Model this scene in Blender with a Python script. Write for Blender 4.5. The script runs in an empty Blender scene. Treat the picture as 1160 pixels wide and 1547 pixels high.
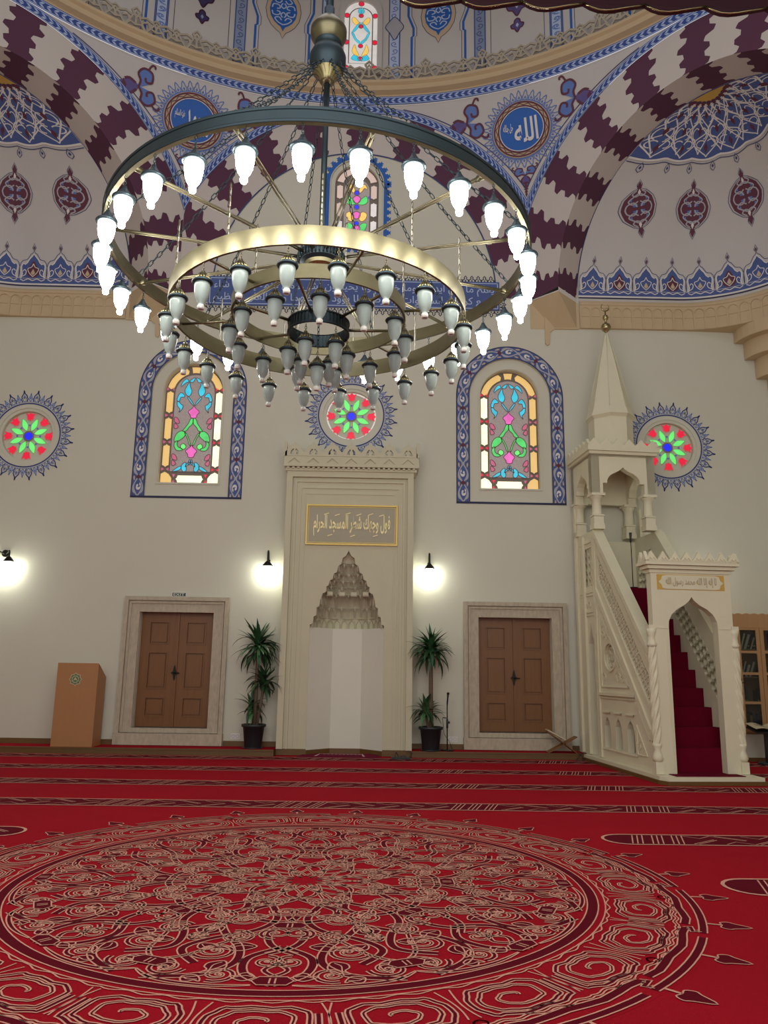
import bpy, bmesh, math, random
from mathutils import Vector, Matrix
from mathutils.geometry import tessellate_polygon
random.seed(7)
PI = math.pi
SC = bpy.context.scene
COL = SC.collection
sin, cos, hyp = math.sin, math.cos, math.hypot

# ---------------------------------------------------------------- camera
CAM_F, CAM_POS, CAM_YAW, CAM_PITCH, CAM_ROLL = 1172.5, (0.523, -15.887, 1.6), -0.0133, 0.2033, 0.0155
cd = bpy.data.cameras.new('camera')
cd.sensor_fit = 'VERTICAL'; cd.sensor_height = 36.0
cd.lens = CAM_F / 1547 * 36.0
cd.clip_start = 0.05; cd.clip_end = 200
cam = bpy.data.objects.new('camera', cd); COL.objects.link(cam)
cam.matrix_world = (Matrix.Translation(CAM_POS) @ Matrix.Rotation(CAM_YAW, 4, 'Z')
                    @ Matrix.Rotation(PI / 2 + CAM_PITCH, 4, 'X') @ Matrix.Rotation(CAM_ROLL, 4, 'Z'))
SC.camera = cam

# ---------------------------------------------------------------- light and exposure
AMBIENT, LAMP_E, SCONCE_E = 1.05, 40.0, 19.0
GLASS_E = 1.0
w = bpy.data.worlds.new('world'); SC.world = w; w.use_nodes = True
bg = w.node_tree.nodes['Background']
bg.inputs[0].default_value = (0.90, 0.91, 0.93, 1); bg.inputs[1].default_value = AMBIENT
SC.view_settings.view_transform = 'Standard'; SC.view_settings.look = 'None'
SC.view_settings.exposure = 0.0; SC.view_settings.gamma = 1.0
SC.view_settings.use_curve_mapping = False
SC.cycles.max_bounces = 6; SC.cycles.diffuse_bounces = 4; SC.cycles.glossy_bounces = 3
SC.cycles.transmission_bounces = 4; SC.cycles.transparent_max_bounces = 8
SC.cycles.caustics_reflective = False; SC.cycles.caustics_refractive = False
SC.cycles.sample_clamp_indirect = 6.0

def area(name, loc, rot, sx, sy, energy, color):
    l = bpy.data.lights.new(name, 'AREA'); l.shape = 'RECTANGLE'; l.size = sx; l.size_y = sy
    l.energy = energy; l.color = color
    o = bpy.data.objects.new(name, l); COL.objects.link(o); o.location = loc; o.rotation_euler = rot
    return o
# added area lights, standing in for daylight from the drum and entrance windows
area('drum_fill', (0, -9.4, 17.5), (0, 0, 0), 9, 9, 330, (0.86, 0.88, 1.0))
area('entrance_fill', (0, -18.6, 7.5), (math.radians(84), 0, 0), 14, 8, 420, (1.0, 0.94, 0.86))

# ---------------------------------------------------------------- materials
def lin(c):
    if isinstance(c, str):
        c = tuple(int(c[i:i + 2], 16) / 255 for i in (0, 2, 4))
    return tuple(x / 12.92 if x <= 0.04045 else ((x + 0.055) / 1.055) ** 2.4 for x in c)
def N(nt, t, **kw):
    n = nt.nodes.new(t)
    for k, v in kw.items(): setattr(n, k, v)
    return n
def mat(name, col, rough=0.6, metal=0.0, var=0.08, scale=3.0, bump=0.0, emit=0.0, spec=None, bscale=None, stretch=None):
    m = bpy.data.materials.new(name); m.use_nodes = True; nt = m.node_tree; b = nt.nodes['Principled BSDF']
    c = lin(col)
    b.inputs['Roughness'].default_value = rough; b.inputs['Metallic'].default_value = metal
    if spec is not None: b.inputs['Specular IOR Level'].default_value = spec
    tc = N(nt, 'ShaderNodeTexCoord'); no = N(nt, 'ShaderNodeTexNoise'); no.inputs['Scale'].default_value = scale
    no.inputs['Detail'].default_value = 4
    src = tc.outputs['Object']
    if stretch:
        mp = N(nt, 'ShaderNodeMapping'); mp.inputs['Scale'].default_value = stretch
        nt.links.new(src, mp.inputs[0]); src = mp.outputs[0]
    nt.links.new(src, no.inputs['Vector'])
    mx = N(nt, 'ShaderNodeMix', data_type='RGBA')
    mx.inputs['A'].default_value = (*[x * (1 - var) for x in c], 1)
    mx.inputs['B'].default_value = (*[min(1, x * (1 + var)) for x in c], 1)
    nt.links.new(no.outputs['Fac'], mx.inputs['Factor']); nt.links.new(mx.outputs['Result'], b.inputs['Base Color'])
    if bump:
        n2 = N(nt, 'ShaderNodeTexNoise'); n2.inputs['Scale'].default_value = bscale or scale * 8
        nt.links.new(src, n2.inputs['Vector'])
        bp = N(nt, 'ShaderNodeBump'); bp.inputs['Strength'].default_value = bump; bp.inputs['Distance'].default_value = 0.01
        nt.links.new(n2.outputs['Fac'], bp.inputs['Height']); nt.links.new(bp.outputs[0], b.inputs['Normal'])
    if emit:
        nt.links.new(mx.outputs['Result'], b.inputs['Emission Color']); b.inputs['Emission Strength'].default_value = emit
    return m
def mth(nt, op, a, b=None, c=None):
    n = N(nt, 'ShaderNodeMath', operation=op)
    for i, x in enumerate((a, b, c)):
        if x is None: continue
        if isinstance(x, (int, float)): n.inputs[i].default_value = x
        else: nt.links.new(x, n.inputs[i])
    return n.outputs[0]
def uvnodes(nt):
    u = N(nt, 'ShaderNodeUVMap'); s = N(nt, 'ShaderNodeSeparateXYZ'); nt.links.new(u.outputs[0], s.inputs[0])
    return s.outputs[0], s.outputs[1]
def mixc(nt, f, a, b):
    mx = N(nt, 'ShaderNodeMix', data_type='RGBA')
    for k, x in (('A', a), ('B', b)):
        if isinstance(x, tuple): mx.inputs[k].default_value = (*x, 1)
        else: nt.links.new(x, mx.inputs[k])
    nt.links.new(f, mx.inputs['Factor']); return mx.outputs['Result']

CREAM = 'd2c9c2'; NAVY = '30478f'; MAROON = '522a40'
M = {}
def defm(k, *a, **kw): M[k] = mat(k, *a, **kw)
defm('plaster_wall', 'cbc8b6', 0.85, var=0.03, scale=1.2, bump=0.15, bscale=14)
defm('plaster_vault', 'c2bdb8', 0.85, var=0.04, scale=0.8, bump=0.1, bscale=10)
defm('beige_stone', 'c2ac88', 0.8, var=0.06, scale=2, bump=0.2)
defm('parapet_stone', 'aaa08c', 0.8, var=0.1)
defm('beige_line', '9c8468', 0.8)
defm('paint_blue', '46598f', 0.7, var=0.12, scale=5)
defm('paint_blue2', '2c3c78', 0.7)
defm('paint_mid', '5a76b4', 0.7, var=0.1, scale=5)
defm('paint_light', 'b4c2dc', 0.7, var=0.05)
defm('paint_line', '34406e', 0.7)
defm('paint_dark', '23284a', 0.7)
defm('paint_royal', '1c5cae', 0.6, var=0.08, scale=2)
defm('paint_maroon', '5e2b3c', 0.7, var=0.12, scale=5)
defm('paint_purple', '5a4e86', 0.7, var=0.15, scale=6)
defm('paint_tan', 'c2ab8c', 0.7)
defm('paint_gold', 'c9a24e', 0.6)
defm('paint_white', 'dcd8d2', 0.7)
defm('paint_grey', 'a8a8ae', 0.7)
defm('mihrab_stone', 'c6c0a4', 0.75, var=0.05, scale=2.5, bump=0.15)
defm('marble', 'd9d3b6', 0.55, var=0.05, scale=3, bump=0.12)
defm('stone_frame', 'b4a892', 0.8, var=0.34, scale=7, bump=0.4, stretch=(2.5, 2.5, 1))
defm('white_niche', 'd8d6c6', 0.8, var=0.03)
defm('oak', '764a1c', 0.45, var=0.22, scale=4, bump=0.1, stretch=(6, 6, 0.7))
defm('oak_trim', '64481f', 0.5, var=0.2, scale=4, stretch=(0.7, 6, 6))
defm('pale_oak', 'b0875a', 0.5, var=0.12, scale=4, stretch=(6, 6, 0.8))
defm('beech', 'a87648', 0.5, var=0.06, scale=5, stretch=(4, 4, 0.8))
defm('iron', '26231f', 0.45, 0.7)
defm('brass', '7c765c', 0.32, 0.9, var=0.2, scale=9)
defm('brass_bright', 'a59a70', 0.25, 0.95, var=0.12, scale=9)
defm('bronze_dark', '3c4a50', 0.4, 0.75, var=0.15, scale=4)
defm('gold_leaf', 'd2b45a', 0.4, 0.2)
defm('gold_letter', 'fbeaa6', 0.4, 0.0)
defm('plaque_stone', 'aaa38c', 0.7, var=0.06)
defm('frosted_glass', '9caaa4', 0.2, var=0.05, emit=0.04)
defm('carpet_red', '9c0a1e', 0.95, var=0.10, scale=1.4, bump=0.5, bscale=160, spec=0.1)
defm('carpet_dark', '5c0418', 0.95, var=0.10, scale=4, spec=0.1)
defm('carpet_cream', 'd39a86', 0.95, var=0.10, scale=40, spec=0.1)
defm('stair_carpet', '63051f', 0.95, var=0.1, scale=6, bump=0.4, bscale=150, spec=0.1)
defm('rug_maroon', '6b1030', 0.95, var=0.1, scale=20, spec=0.1)
defm('rug_pattern', 'c9a7a4', 0.95, spec=0.1)
defm('leaf', '274a2b', 0.4, var=0.35, scale=12)
defm('leaf_light', '4c7446', 0.4, var=0.3, scale=12)
defm('bark', '6b5a48', 0.9, var=0.25, scale=20, bump=0.5, stretch=(1, 1, 4))
defm('black_plastic', '23262a', 0.45)
defm('soil', '30251d', 0.95)
defm('white_plastic', 'dcdad2', 0.4)
defm('valance_fabric', '3a1620', 0.85, var=0.2, scale=8)
defm('valance_navy', '10131f', 0.9)
def glassmat():
    m = bpy.data.materials.new('cabinet_glass'); m.use_nodes = True; nt = m.node_tree; b = nt.nodes['Principled BSDF']
    tr = N(nt, 'ShaderNodeBsdfTransparent'); tr.inputs[0].default_value = (.75, .8, .8, 1); gl = N(nt, 'ShaderNodeBsdfGlossy'); gl.inputs['Roughness'].default_value = .05
    fr = N(nt, 'ShaderNodeFresnel'); mx = N(nt, 'ShaderNodeMixShader'); nt.links.new(fr.outputs[0], mx.inputs[0]); nt.links.new(tr.outputs[0], mx.inputs[1]); nt.links.new(gl.outputs[0], mx.inputs[2])
    nt.links.new(mx.outputs[0], nt.nodes['Material Output'].inputs[0]); return m
M['cabinet_glass'] = glassmat()
defm('paper', 'c8bb9a', 0.7)
defm('ink', '6a5236', 0.7)
defm('sign_green', '24483a', 0.5)
for i, c in enumerate(['2d3a2c', '5b2220', '23324f', '8a7a55', '3d3d3d']): defm('book_cover_%d' % i, c, 0.6)
# glazing lit by daylight
defm('pane_clear', '9a8d88', 0.3, var=0.4, scale=45, emit=0.35 * GLASS_E)
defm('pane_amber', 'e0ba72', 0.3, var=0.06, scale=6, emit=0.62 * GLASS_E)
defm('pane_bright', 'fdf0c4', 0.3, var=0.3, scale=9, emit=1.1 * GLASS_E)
defm('pane_white', 'd4d0cc', 0.3, var=0.2, scale=6, emit=0.55 * GLASS_E)
defm('pane_pinkish', 'cdb4a8', 0.3, var=0.08, scale=4, emit=0.5 * GLASS_E)
defm('pane_cyan', '35b8d2', 0.3, var=0.35, scale=6, emit=0.75 * GLASS_E)
defm('pane_green', '4cc664', 0.3, var=0.4, scale=6, emit=0.75 * GLASS_E)
defm('pane_lime', '66e070', 0.3, var=0.15, scale=6, emit=0.8 * GLASS_E)
defm('pane_pink', 'd860b0', 0.3, var=0.4, scale=6, emit=0.75 * GLASS_E)
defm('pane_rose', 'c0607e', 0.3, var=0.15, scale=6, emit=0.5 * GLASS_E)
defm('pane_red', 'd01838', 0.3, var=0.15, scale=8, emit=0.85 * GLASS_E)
defm('pane_blue', '1c24dc', 0.3, var=0.1, scale=8, emit=0.9 * GLASS_E)
defm('pane_violet', '5a4aa8', 0.3, var=0.1, scale=8, emit=0.5 * GLASS_E)
defm('pane_gold', 'e8c060', 0.3, var=0.15, scale=8, emit=0.7 * GLASS_E)
defm('lead', '7d7266', 0.6)
defm('lead_dark', '6a4a4c', 0.6)
def lampmat(name, col, e):
    m = bpy.data.materials.new(name); m.use_nodes = True; nt = m.node_tree; b = nt.nodes['Principled BSDF']
    lw = N(nt, 'ShaderNodeTexNoise'); lw.inputs['Scale'].default_value = 4
    b.inputs['Base Color'].default_value = (*col, 1); b.inputs['Roughness'].default_value = 0.3
    b.inputs['Emission Color'].default_value = (*col, 1); b.inputs['Emission Strength'].default_value = e
    return m
M['lamp_lit'] = lampmat('lamp_lit', (1.0, 0.97, 0.90), LAMP_E)
M['sconce_lit'] = lampmat('sconce_lit', (0.96, 1.0, 0.90), SCONCE_E)

def stripes_material():                      # maroon and cream voussoirs with wavy joints
    m = bpy.data.materials.new('voussoir_paint'); m.use_nodes = True; nt = m.node_tree; b = nt.nodes['Principled BSDF']
    b.inputs['Roughness'].default_value = 0.8
    u, v = uvnodes(nt)
    k = mth(nt, 'MULTIPLY', v, 2 * PI * 3.3)
    w1 = mth(nt, 'MULTIPLY', mth(nt, 'MAXIMUM', mth(nt, 'MINIMUM', mth(nt, 'MULTIPLY', mth(nt, 'SINE', k), 1.7), 1.0), -1.0), 0.055)
    w2 = mth(nt, 'MULTIPLY', mth(nt, 'SINE', mth(nt, 'MULTIPLY', k, 0.5)), 0.03)
    w3 = mth(nt, 'MULTIPLY', v, 0.12)
    s = mth(nt, 'ADD', mth(nt, 'ADD', mth(nt, 'ADD', u, w1), w2), w3)
    f = mth(nt, 'FRACT', mth(nt, 'ADD', s, 0.25))
    no = N(nt, 'ShaderNodeTexNoise'); no.inputs['Scale'].default_value = 3
    cr = N(nt, 'ShaderNodeValToRGB'); cr.color_ramp.elements[0].color = (*lin('4e2a40'), 1); cr.color_ramp.elements[1].color = (*lin('5c3046'), 1)
    nt.links.new(no.outputs[0], cr.inputs[0])
    fac = mth(nt, 'LESS_THAN', f, 0.47)
    nt.links.new(mixc(nt, fac, lin('c6bdb4'), cr.outputs[0]), b.inputs['Base Color'])
    return m
M['voussoirs'] = stripes_material()
def braid_material():
    m = bpy.data.materials.new('braid_paint'); m.use_nodes = True; nt = m.node_tree; b = nt.nodes['Principled BSDF']
    b.inputs['Roughness'].default_value = 0.75
    u, v = uvnodes(nt)          # u in strip widths, v across 0..1
    d = mth(nt, 'ABSOLUTE', mth(nt, 'SUBTRACT', v, 0.5))
    f = mth(nt, 'FRACT', mth(nt, 'SUBTRACT', mth(nt, 'MULTIPLY', u, 1.35), mth(nt, 'MULTIPLY', d, 1.5)))
    leaf = mth(nt, 'MULTIPLY', mth(nt, 'LESS_THAN', f, 0.42), mth(nt, 'MULTIPLY', mth(nt, 'LESS_THAN', d, 0.27), mth(nt, 'GREATER_THAN', d, 0.03)))
    edge = mth(nt, 'MULTIPLY', mth(nt, 'GREATER_THAN', d, 0.33), mth(nt, 'LESS_THAN', d, 0.42))
    fac = mth(nt, 'MAXIMUM', leaf, edge)
    nt.links.new(mixc(nt, fac, lin('30498c'), lin('a8b8d4')), b.inputs['Base Color'])
    return m
M['braid'] = braid_material()

# ---------------------------------------------------------------- mesh building
class MB:
    def __init__(s, mx=None):
        s.vs = []; s.fs = []; s.ms = []; s.sm = []; s.uv = {}; s.mats = []; s.mx = mx; s.maxe = None
    def mi(s, m):
        m = M[m] if isinstance(m, str) else m
        if m not in s.mats: s.mats.append(m)
        return s.mats.index(m)
    def v(s, p):
        s.vs.append(Vector(p)); return len(s.vs) - 1
    def f(s, idx, m, smooth=False, uv=None):
        s.fs.append(tuple(idx)); s.ms.append(s.mi(m)); s.sm.append(smooth)
        if uv: s.uv[len(s.fs) - 1] = uv
    def grid(s, fn, nu, nv, m, uv=None, smooth=True, close=False):
        base = len(s.vs)
        for i in range(nu + 1):
            for j in range(nv + 1): s.v(fn(i / nu, j / nv))
        for i in range(nu):
            for j in range(nv):
                q = [(i, j), (i + 1, j), (i + 1, j + 1), (i, j + 1)]
                s.f([base + a * (nv + 1) + b for a, b in q], m, smooth, [uv(a / nu, b / nv) for a, b in q] if uv else None)
    def box(s, c, d, m, rz=0.0, rx=0.0, taper=1.0):
        R = Matrix.Rotation(rz, 3, 'Z') @ Matrix.Rotation(rx, 3, 'X')
        b = len(s.vs)
        for z in (-.5, .5):
            for x, y in ((-.5, -.5), (.5, -.5), (.5, .5), (-.5, .5)):
                t = taper if z > 0 else 1
                s.v(Vector(c) + R @ Vector((x * d[0] * t, y * d[1] * t, z * d[2])))
        for q in ((3, 2, 1, 0), (4, 5, 6, 7), (0, 1, 5, 4), (1, 2, 6, 5), (2, 3, 7, 6), (3, 0, 4, 7)): s.f([b + i for i in q], m)
    def b2(s, x0, x1, y0, y1, z0, z1, m): s.box(((x0 + x1) / 2, (y0 + y1) / 2, (z0 + z1) / 2), (abs(x1 - x0), abs(y1 - y0), abs(z1 - z0)), m)
    def tube(s, pts, r, m, seg=8, closed=False, caps=True, smooth=True):
        pts = [Vector(p) for p in pts]; n = len(pts); rings = []; up = None
        for i, p in enumerate(pts):
            a = pts[(i - 1) % n] if (closed or i > 0) else p
            c = pts[(i + 1) % n] if (closed or i < n - 1) else p
            t = (c - a).normalized()
            if up is None:
                up = Vector((0, 0, 1)) if abs(t.z) < 0.9 else Vector((1, 0, 0))
            x = t.cross(up).normalized() if t.cross(up).length > 1e-5 else t.orthogonal().normalized()
            y = x.cross(t).normalized(); up = y
            rr = r[i] if isinstance(r, (list, tuple)) else r
            rings.append([s.v(p + (x * cos(2 * PI * k / seg) + y * sin(2 * PI * k / seg)) * rr) for k in range(seg)])
        for i in range(n if closed else n - 1):
            A, B = rings[i], rings[(i + 1) % n]
            for k in range(seg): s.f((A[k], A[(k + 1) % seg], B[(k + 1) % seg], B[k]), m, smooth)
        if caps and not closed:
            s.f(rings[0][::-1], m); s.f(rings[-1], m)
    def lathe(s, prof, c, m, seg=24, smooth=True, a0=0, square=False):
        c = Vector(c); rings = []
        for r, z in prof:
            rings.append([s.v(c + Vector((r * cos(a0 + 2 * PI * k / seg), r * sin(a0 + 2 * PI * k / seg), z))) for k in range(seg)])
        for i in range(len(prof) - 1):
            mm = m[i] if isinstance(m, list) else m
            for k in range(seg): s.f((rings[i][k], rings[i][(k + 1) % seg], rings[i + 1][(k + 1) % seg], rings[i + 1][k]), mm, smooth)
        mm = m if not isinstance(m, list) else m[0]
        if prof[0][0] > 1e-4: s.f(rings[0][::-1], mm)
        if prof[-1][0] > 1e-4: s.f(rings[-1], m if not isinstance(m, list) else m[-1])
    def plate(s, outer, holes, fn, m, h0=0.0, h1=None, side=None, msides=None, back=True):
        """flat shape with holes; fn(u,v,h) -> point; h0 front, h1 back"""
        loops = [outer] + list(holes); flat = [p for L in loops for p in L]
        tris = tessellate_polygon([[Vector((p[0], p[1], 0)) for p in L] for L in loops])
        if s.maxe and h1 is None:                # finer triangles so that paint follows a curved surface
            todo = [tuple((flat[i][0], flat[i][1]) for i in t) for t in tris]; ids = {}
            def vid(p):
                k = (round(p[0], 5), round(p[1], 5))
                if k not in ids: ids[k] = s.v(fn(p[0], p[1], h0))
                return ids[k]
            while todo:
                t = todo.pop(); e = [hyp(t[i][0] - t[(i + 1) % 3][0], t[i][1] - t[(i + 1) % 3][1]) for i in range(3)]; k = e.index(max(e))
                if e[k] > s.maxe:
                    a, b_, c = t[k], t[(k + 1) % 3], t[(k + 2) % 3]; m_ = ((a[0] + b_[0]) / 2, (a[1] + b_[1]) / 2)
                    todo += [(a, m_, c), (m_, b_, c)]
                else: s.f([vid(p) for p in t], m)
            return
        fr = [s.v(fn(p[0], p[1], h0)) for p in flat]
        for t in tris: s.f([fr[i] for i in t], m)
        if h1 is not None:
            bk = [s.v(fn(p[0], p[1], h1)) for p in flat]
            if back:
                for t in tris: s.f([bk[i] for i in reversed(t)], m)
            k = 0
            for li, L in enumerate(loops):
                n = len(L)
                for i in range(n):
                    a, b = k + i, k + (i + 1) % n
                    s.f((fr[a], fr[b], bk[b], bk[a]), (msides or m) if li else (side or m))
                k += n
    def poly(s, pts, fn, m, h=0.0, th=None):
        s.plate(pts, [], fn, m, h, None if th is None else h - th, back=False) if th else s.plate(pts, [], fn, m, h)
    def ribbon(s, pts, wd, m, fn, h=0.0, closed=False, th=None):
        n = len(pts)
        if n < 2: return
        L = []
        for i in range(n):
            a = pts[(i - 1) % n] if (closed or i > 0) else pts[i]; c = pts[(i + 1) % n] if (closed or i < n - 1) else pts[i]
            tx, ty = c[0] - a[0], c[1] - a[1]; l = hyp(tx, ty) or 1e-9; nx, ny = -ty / l, tx / l
            ww = (wd[i] if isinstance(wd, (list, tuple)) else wd) / 2
            p = pts[i]
            A = (p[0] + nx * ww, p[1] + ny * ww); B = (p[0] - nx * ww, p[1] - ny * ww)
            q = [s.v(fn(A[0], A[1], h)), s.v(fn(B[0], B[1], h))]
            if th: q += [s.v(fn(A[0], A[1], h - th)), s.v(fn(B[0], B[1], h - th))]
            L.append(q)
        for i in range(n if closed else n - 1):
            a, b = L[i], L[(i + 1) % n]
            s.f((a[0], b[0], b[1], a[1]), m)
            if th:
                s.f((a[2], b[2], b[0], a[0]), m); s.f((a[1], b[1], b[3], a[3]), m)
    def text(s, txt, fn, m, cx, cy, wmax, hmax, h=0.0, th=0.004, bold=0.0, stretch=True):
        cu = bpy.data.curves.new('t', 'FONT'); cu.body = txt; cu.offset = bold; cu.resolution_u = 3
        o = bpy.data.objects.new('t', cu); COL.objects.link(o)
        bpy.context.view_layer.update()
        me = bpy.data.meshes.new_from_object(o.evaluated_get(bpy.context.evaluated_depsgraph_get()))
        bpy.data.objects.remove(o); bpy.data.curves.remove(cu)
        if not me.vertices: return
        xs = [v.co.x for v in me.vertices]; ys = [v.co.y for v in me.vertices]
        x0, x1, y0, y1 = min(xs), max(xs), min(ys), max(ys)
        sx, sy = wmax / (x1 - x0), hmax / (y1 - y0)
        if not stretch: sx = sy = min(sx, sy)
        b = len(s.vs)
        for v in me.vertices:
            s.v(fn(cx + (v.co.x - (x0 + x1) / 2) * sx, cy + (v.co.y - (y0 + y1) / 2) * sy, h))
        for p in me.polygons: s.f([b + i for i in p.vertices], m)
        bpy.data.meshes.remove(me)
    def obj(s, name, parent=None, loc=None, **tags):
        me = bpy.data.meshes.new(name)
        vs = [s.mx @ v for v in s.vs] if s.mx else s.vs
        if loc is not None:
            l = Vector(loc); vs = [v - l for v in vs]
        me.from_pydata([tuple(v) for v in vs], [], s.fs)
        for m in s.mats: me.materials.append(m)
        me.polygons.foreach_set('material_index', s.ms); me.polygons.foreach_set('use_smooth', s.sm)
        if s.uv:
            ul = me.uv_layers.new(name='UVMap')
            for fi, uvs in s.uv.items():
                for li, q in zip(me.polygons[fi].loop_indices, uvs): ul.data[li].uv = q
        me.validate(); me.update()
        bm = bmesh.new(); bm.from_mesh(me); bmesh.ops.remove_doubles(bm, verts=bm.verts, dist=1e-5) if tags.pop('weld', False) else None
        if tags.pop('fixn', False): bmesh.ops.recalc_face_normals(bm, faces=bm.faces)
        bm.to_mesh(me); bm.free()
        o = bpy.data.objects.new(name, me); COL.objects.link(o)
        if loc is not None: o.location = loc
        if parent:
            o.parent = parent
            if loc is None and parent.location.length: o.matrix_parent_inverse = Matrix.Translation(-parent.location)
        for k, v in tags.items(): o[k] = v
        return o
def empty(name, loc=(0, 0, 0), **tags):
    o = bpy.data.objects.new(name, None); COL.objects.link(o); o.location = loc; o.empty_display_size = 0.2
    for k, v in tags.items(): o[k] = v
    return o
def part(mb, name, parent, **kw):          # world-space vertices, parent may sit anywhere
    return mb.obj(name, parent, **kw)
def copy_tree(o, parent=None):
    c = o.copy(); COL.objects.link(c)
    if parent: c.parent = parent
    for ch in list(o.children): copy_tree(ch, c)
    return c
def arc(cx, cy, r, a0, a1, n, ry=None):
    return [(cx + r * cos(a0 + (a1 - a0) * i / n), cy + (ry or r) * sin(a0 + (a1 - a0) * i / n)) for i in range(n + 1)]
def smoothc(P, k=6, closed=False):          # Catmull-Rom
    n = len(P); out = []
    for i in range(n if closed else n - 1):
        g = (lambda j: P[j % n]) if closed else (lambda j: P[min(max(j, 0), n - 1)])
        a, b, c, d = g(i - 1), g(i), g(i + 1), g(i + 2)
        for j in range(k):
            t = j / k
            out.append(tuple(0.5 * (2 * b[q] + (c[q] - a[q]) * t + (2 * a[q] - 5 * b[q] + 4 * c[q] - d[q]) * t * t + (3 * b[q] - a[q] - 3 * c[q] + d[q]) * t ** 3) for q in (0, 1)))
    if not closed: out.append(P[-1])
    return out
def xf(pts, x=0, y=0, s=1.0, rot=0.0, mx=1):
    c, n = cos(rot), sin(rot)
    return [(x + s * (mx * p[0] * c - p[1] * n), y + s * (mx * p[0] * n + p[1] * c)) for p in pts]
def wallY(y0, sgn=1):                          # plane facing the room (towards -Y); h comes forward
    return lambda u, v, h: (u, y0 - h, v)
AR = {'ا': (0xFE8D, 2), 'أ': (0xFE83, 2), 'إ': (0xFE87, 2), 'ب': (0xFE8F, 4), 'ة': (0xFE93, 2), 'ت': (0xFE95, 4), 'ج': (0xFE9D, 4), 'ح': (0xFEA1, 4), 'خ': (0xFEA5, 4), 'د': (0xFEA9, 2), 'ذ': (0xFEAB, 2), 'ر': (0xFEAD, 2), 'س': (0xFEB1, 4), 'ش': (0xFEB5, 4), 'ض': (0xFEBD, 4), 'ط': (0xFEC1, 4), 'ظ': (0xFEC5, 4), 'ع': (0xFEC9, 4), 'ف': (0xFED1, 4), 'ق': (0xFED5, 4), 'ك': (0xFED9, 4), 'ل': (0xFEDD, 4), 'م': (0xFEE1, 4), 'ن': (0xFEE5, 4), 'ه': (0xFEE9, 4), 'و': (0xFEED, 2), 'ي': (0xFEF1, 4), 'ء': (0xFE80, 1), 'ؤ': (0xFE85, 2)}
def arabic(t):
    out = []
    for i, ch in enumerate(t):
        if ch not in AR: out.append(ch); continue
        b, n = AR[ch]
        pv = i > 0 and t[i - 1] in AR and AR[t[i - 1]][1] == 4
        nx = n == 4 and i + 1 < len(t) and t[i + 1] in AR and AR[t[i + 1]][1] > 1
        out.append(chr(b + (3 if pv and nx else 1 if pv and n > 1 else 2 if nx else 0)))
    return ''.join(reversed(out))
# ================================================================ the setting
ROOM = 9.4
A45 = PI / 4
def S_side(deg):                               # frame of one side of the octagon under the dome
    return Matrix.Translation((0, -ROOM, 0)) @ Matrix.Rotation(-math.radians(deg), 4, 'Z') @ Matrix.Translation((0, ROOM, 0))
ST = dict(kind='structure')

WINX = 3.41
def arch_outline(cx, hw, z0, zs, n=20, r=None):   # round headed opening
    return [(cx - hw, z0)] + [(cx + hw, z0)] + arc(cx, zs, hw, 0, PI, n)
def circle(cx, cz, r, n=40): return arc(cx, cz, r, 0, 2 * PI * (n - 1) / n, n - 1)
ROS = [(-6.85, 6.40, -1), (0.0, 6.98, 0), (6.81, 6.42, 1)]
DOORS = [-3.42, 3.43]
# ---- back wall with its openings
holes = []
for s in (-1, 1):
    holes.append(arch_outline(s * WINX, 0.87, 5.13, 7.47))
for x, z, _ in ROS: holes.append(circle(x, z, 0.60))
holes.append(arch_outline(0.0, 0.60, 10.98, 12.55))
for x in DOORS: holes.append([(x - .74, .45), (x + .74, .45), (x + .74, 2.73), (x - .74, 2.73)])
holes.append([(-.70, 0.0), (.76, 0.0), (.76, 3.9), (-.70, 3.9)])
wb = MB(); wb.plate([(-9.4, -.1), (9.4, -.1), (9.4, 15.3), (-9.4, 15.3)], holes, wallY(0), 'plaster_wall', 0, -.45)
wall_back = wb.obj('wall_back', **ST)
for nm, s in (('wall_left', -1), ('wall_right', 1)):
    b = MB(); b.b2(s * 9.4, s * 9.85, -18.8, .45, -.1, 15.3, 'plaster_wall'); b.obj(nm, **ST)
b = MB(); b.b2(-9.85, 9.85, -18.8, .9, -.35, -.02, 'stone_frame'); b.obj('floor', **ST)

# ---- stained glass helpers
def pane(mb, pts, fn, m, h=.012, lead='lead', lw=.018):
    mb.poly(pts, fn, m, h); mb.ribbon(pts, lw, lead, fn, h + .004, closed=True)
def bar6(cx, cz, wx, hz, p=.05):                 # panel with small pointed ends, tall
    return [(cx - wx, cz - hz + p), (cx - wx * .35, cz - hz + p * .5), (cx, cz - hz), (cx + wx * .35, cz - hz + p * .5), (cx + wx, cz - hz + p),
            (cx + wx, cz + hz - p), (cx + wx * .35, cz + hz - p * .5), (cx, cz + hz), (cx - wx * .35, cz + hz - p * .5), (cx - wx, cz + hz - p)]
def rot90(P, cx, cz): return [(cx + (p[1] - cz), cz - (p[0] - cx)) for p in P]
def blob(P, k=5): return smoothc(P, k, True)

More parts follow.
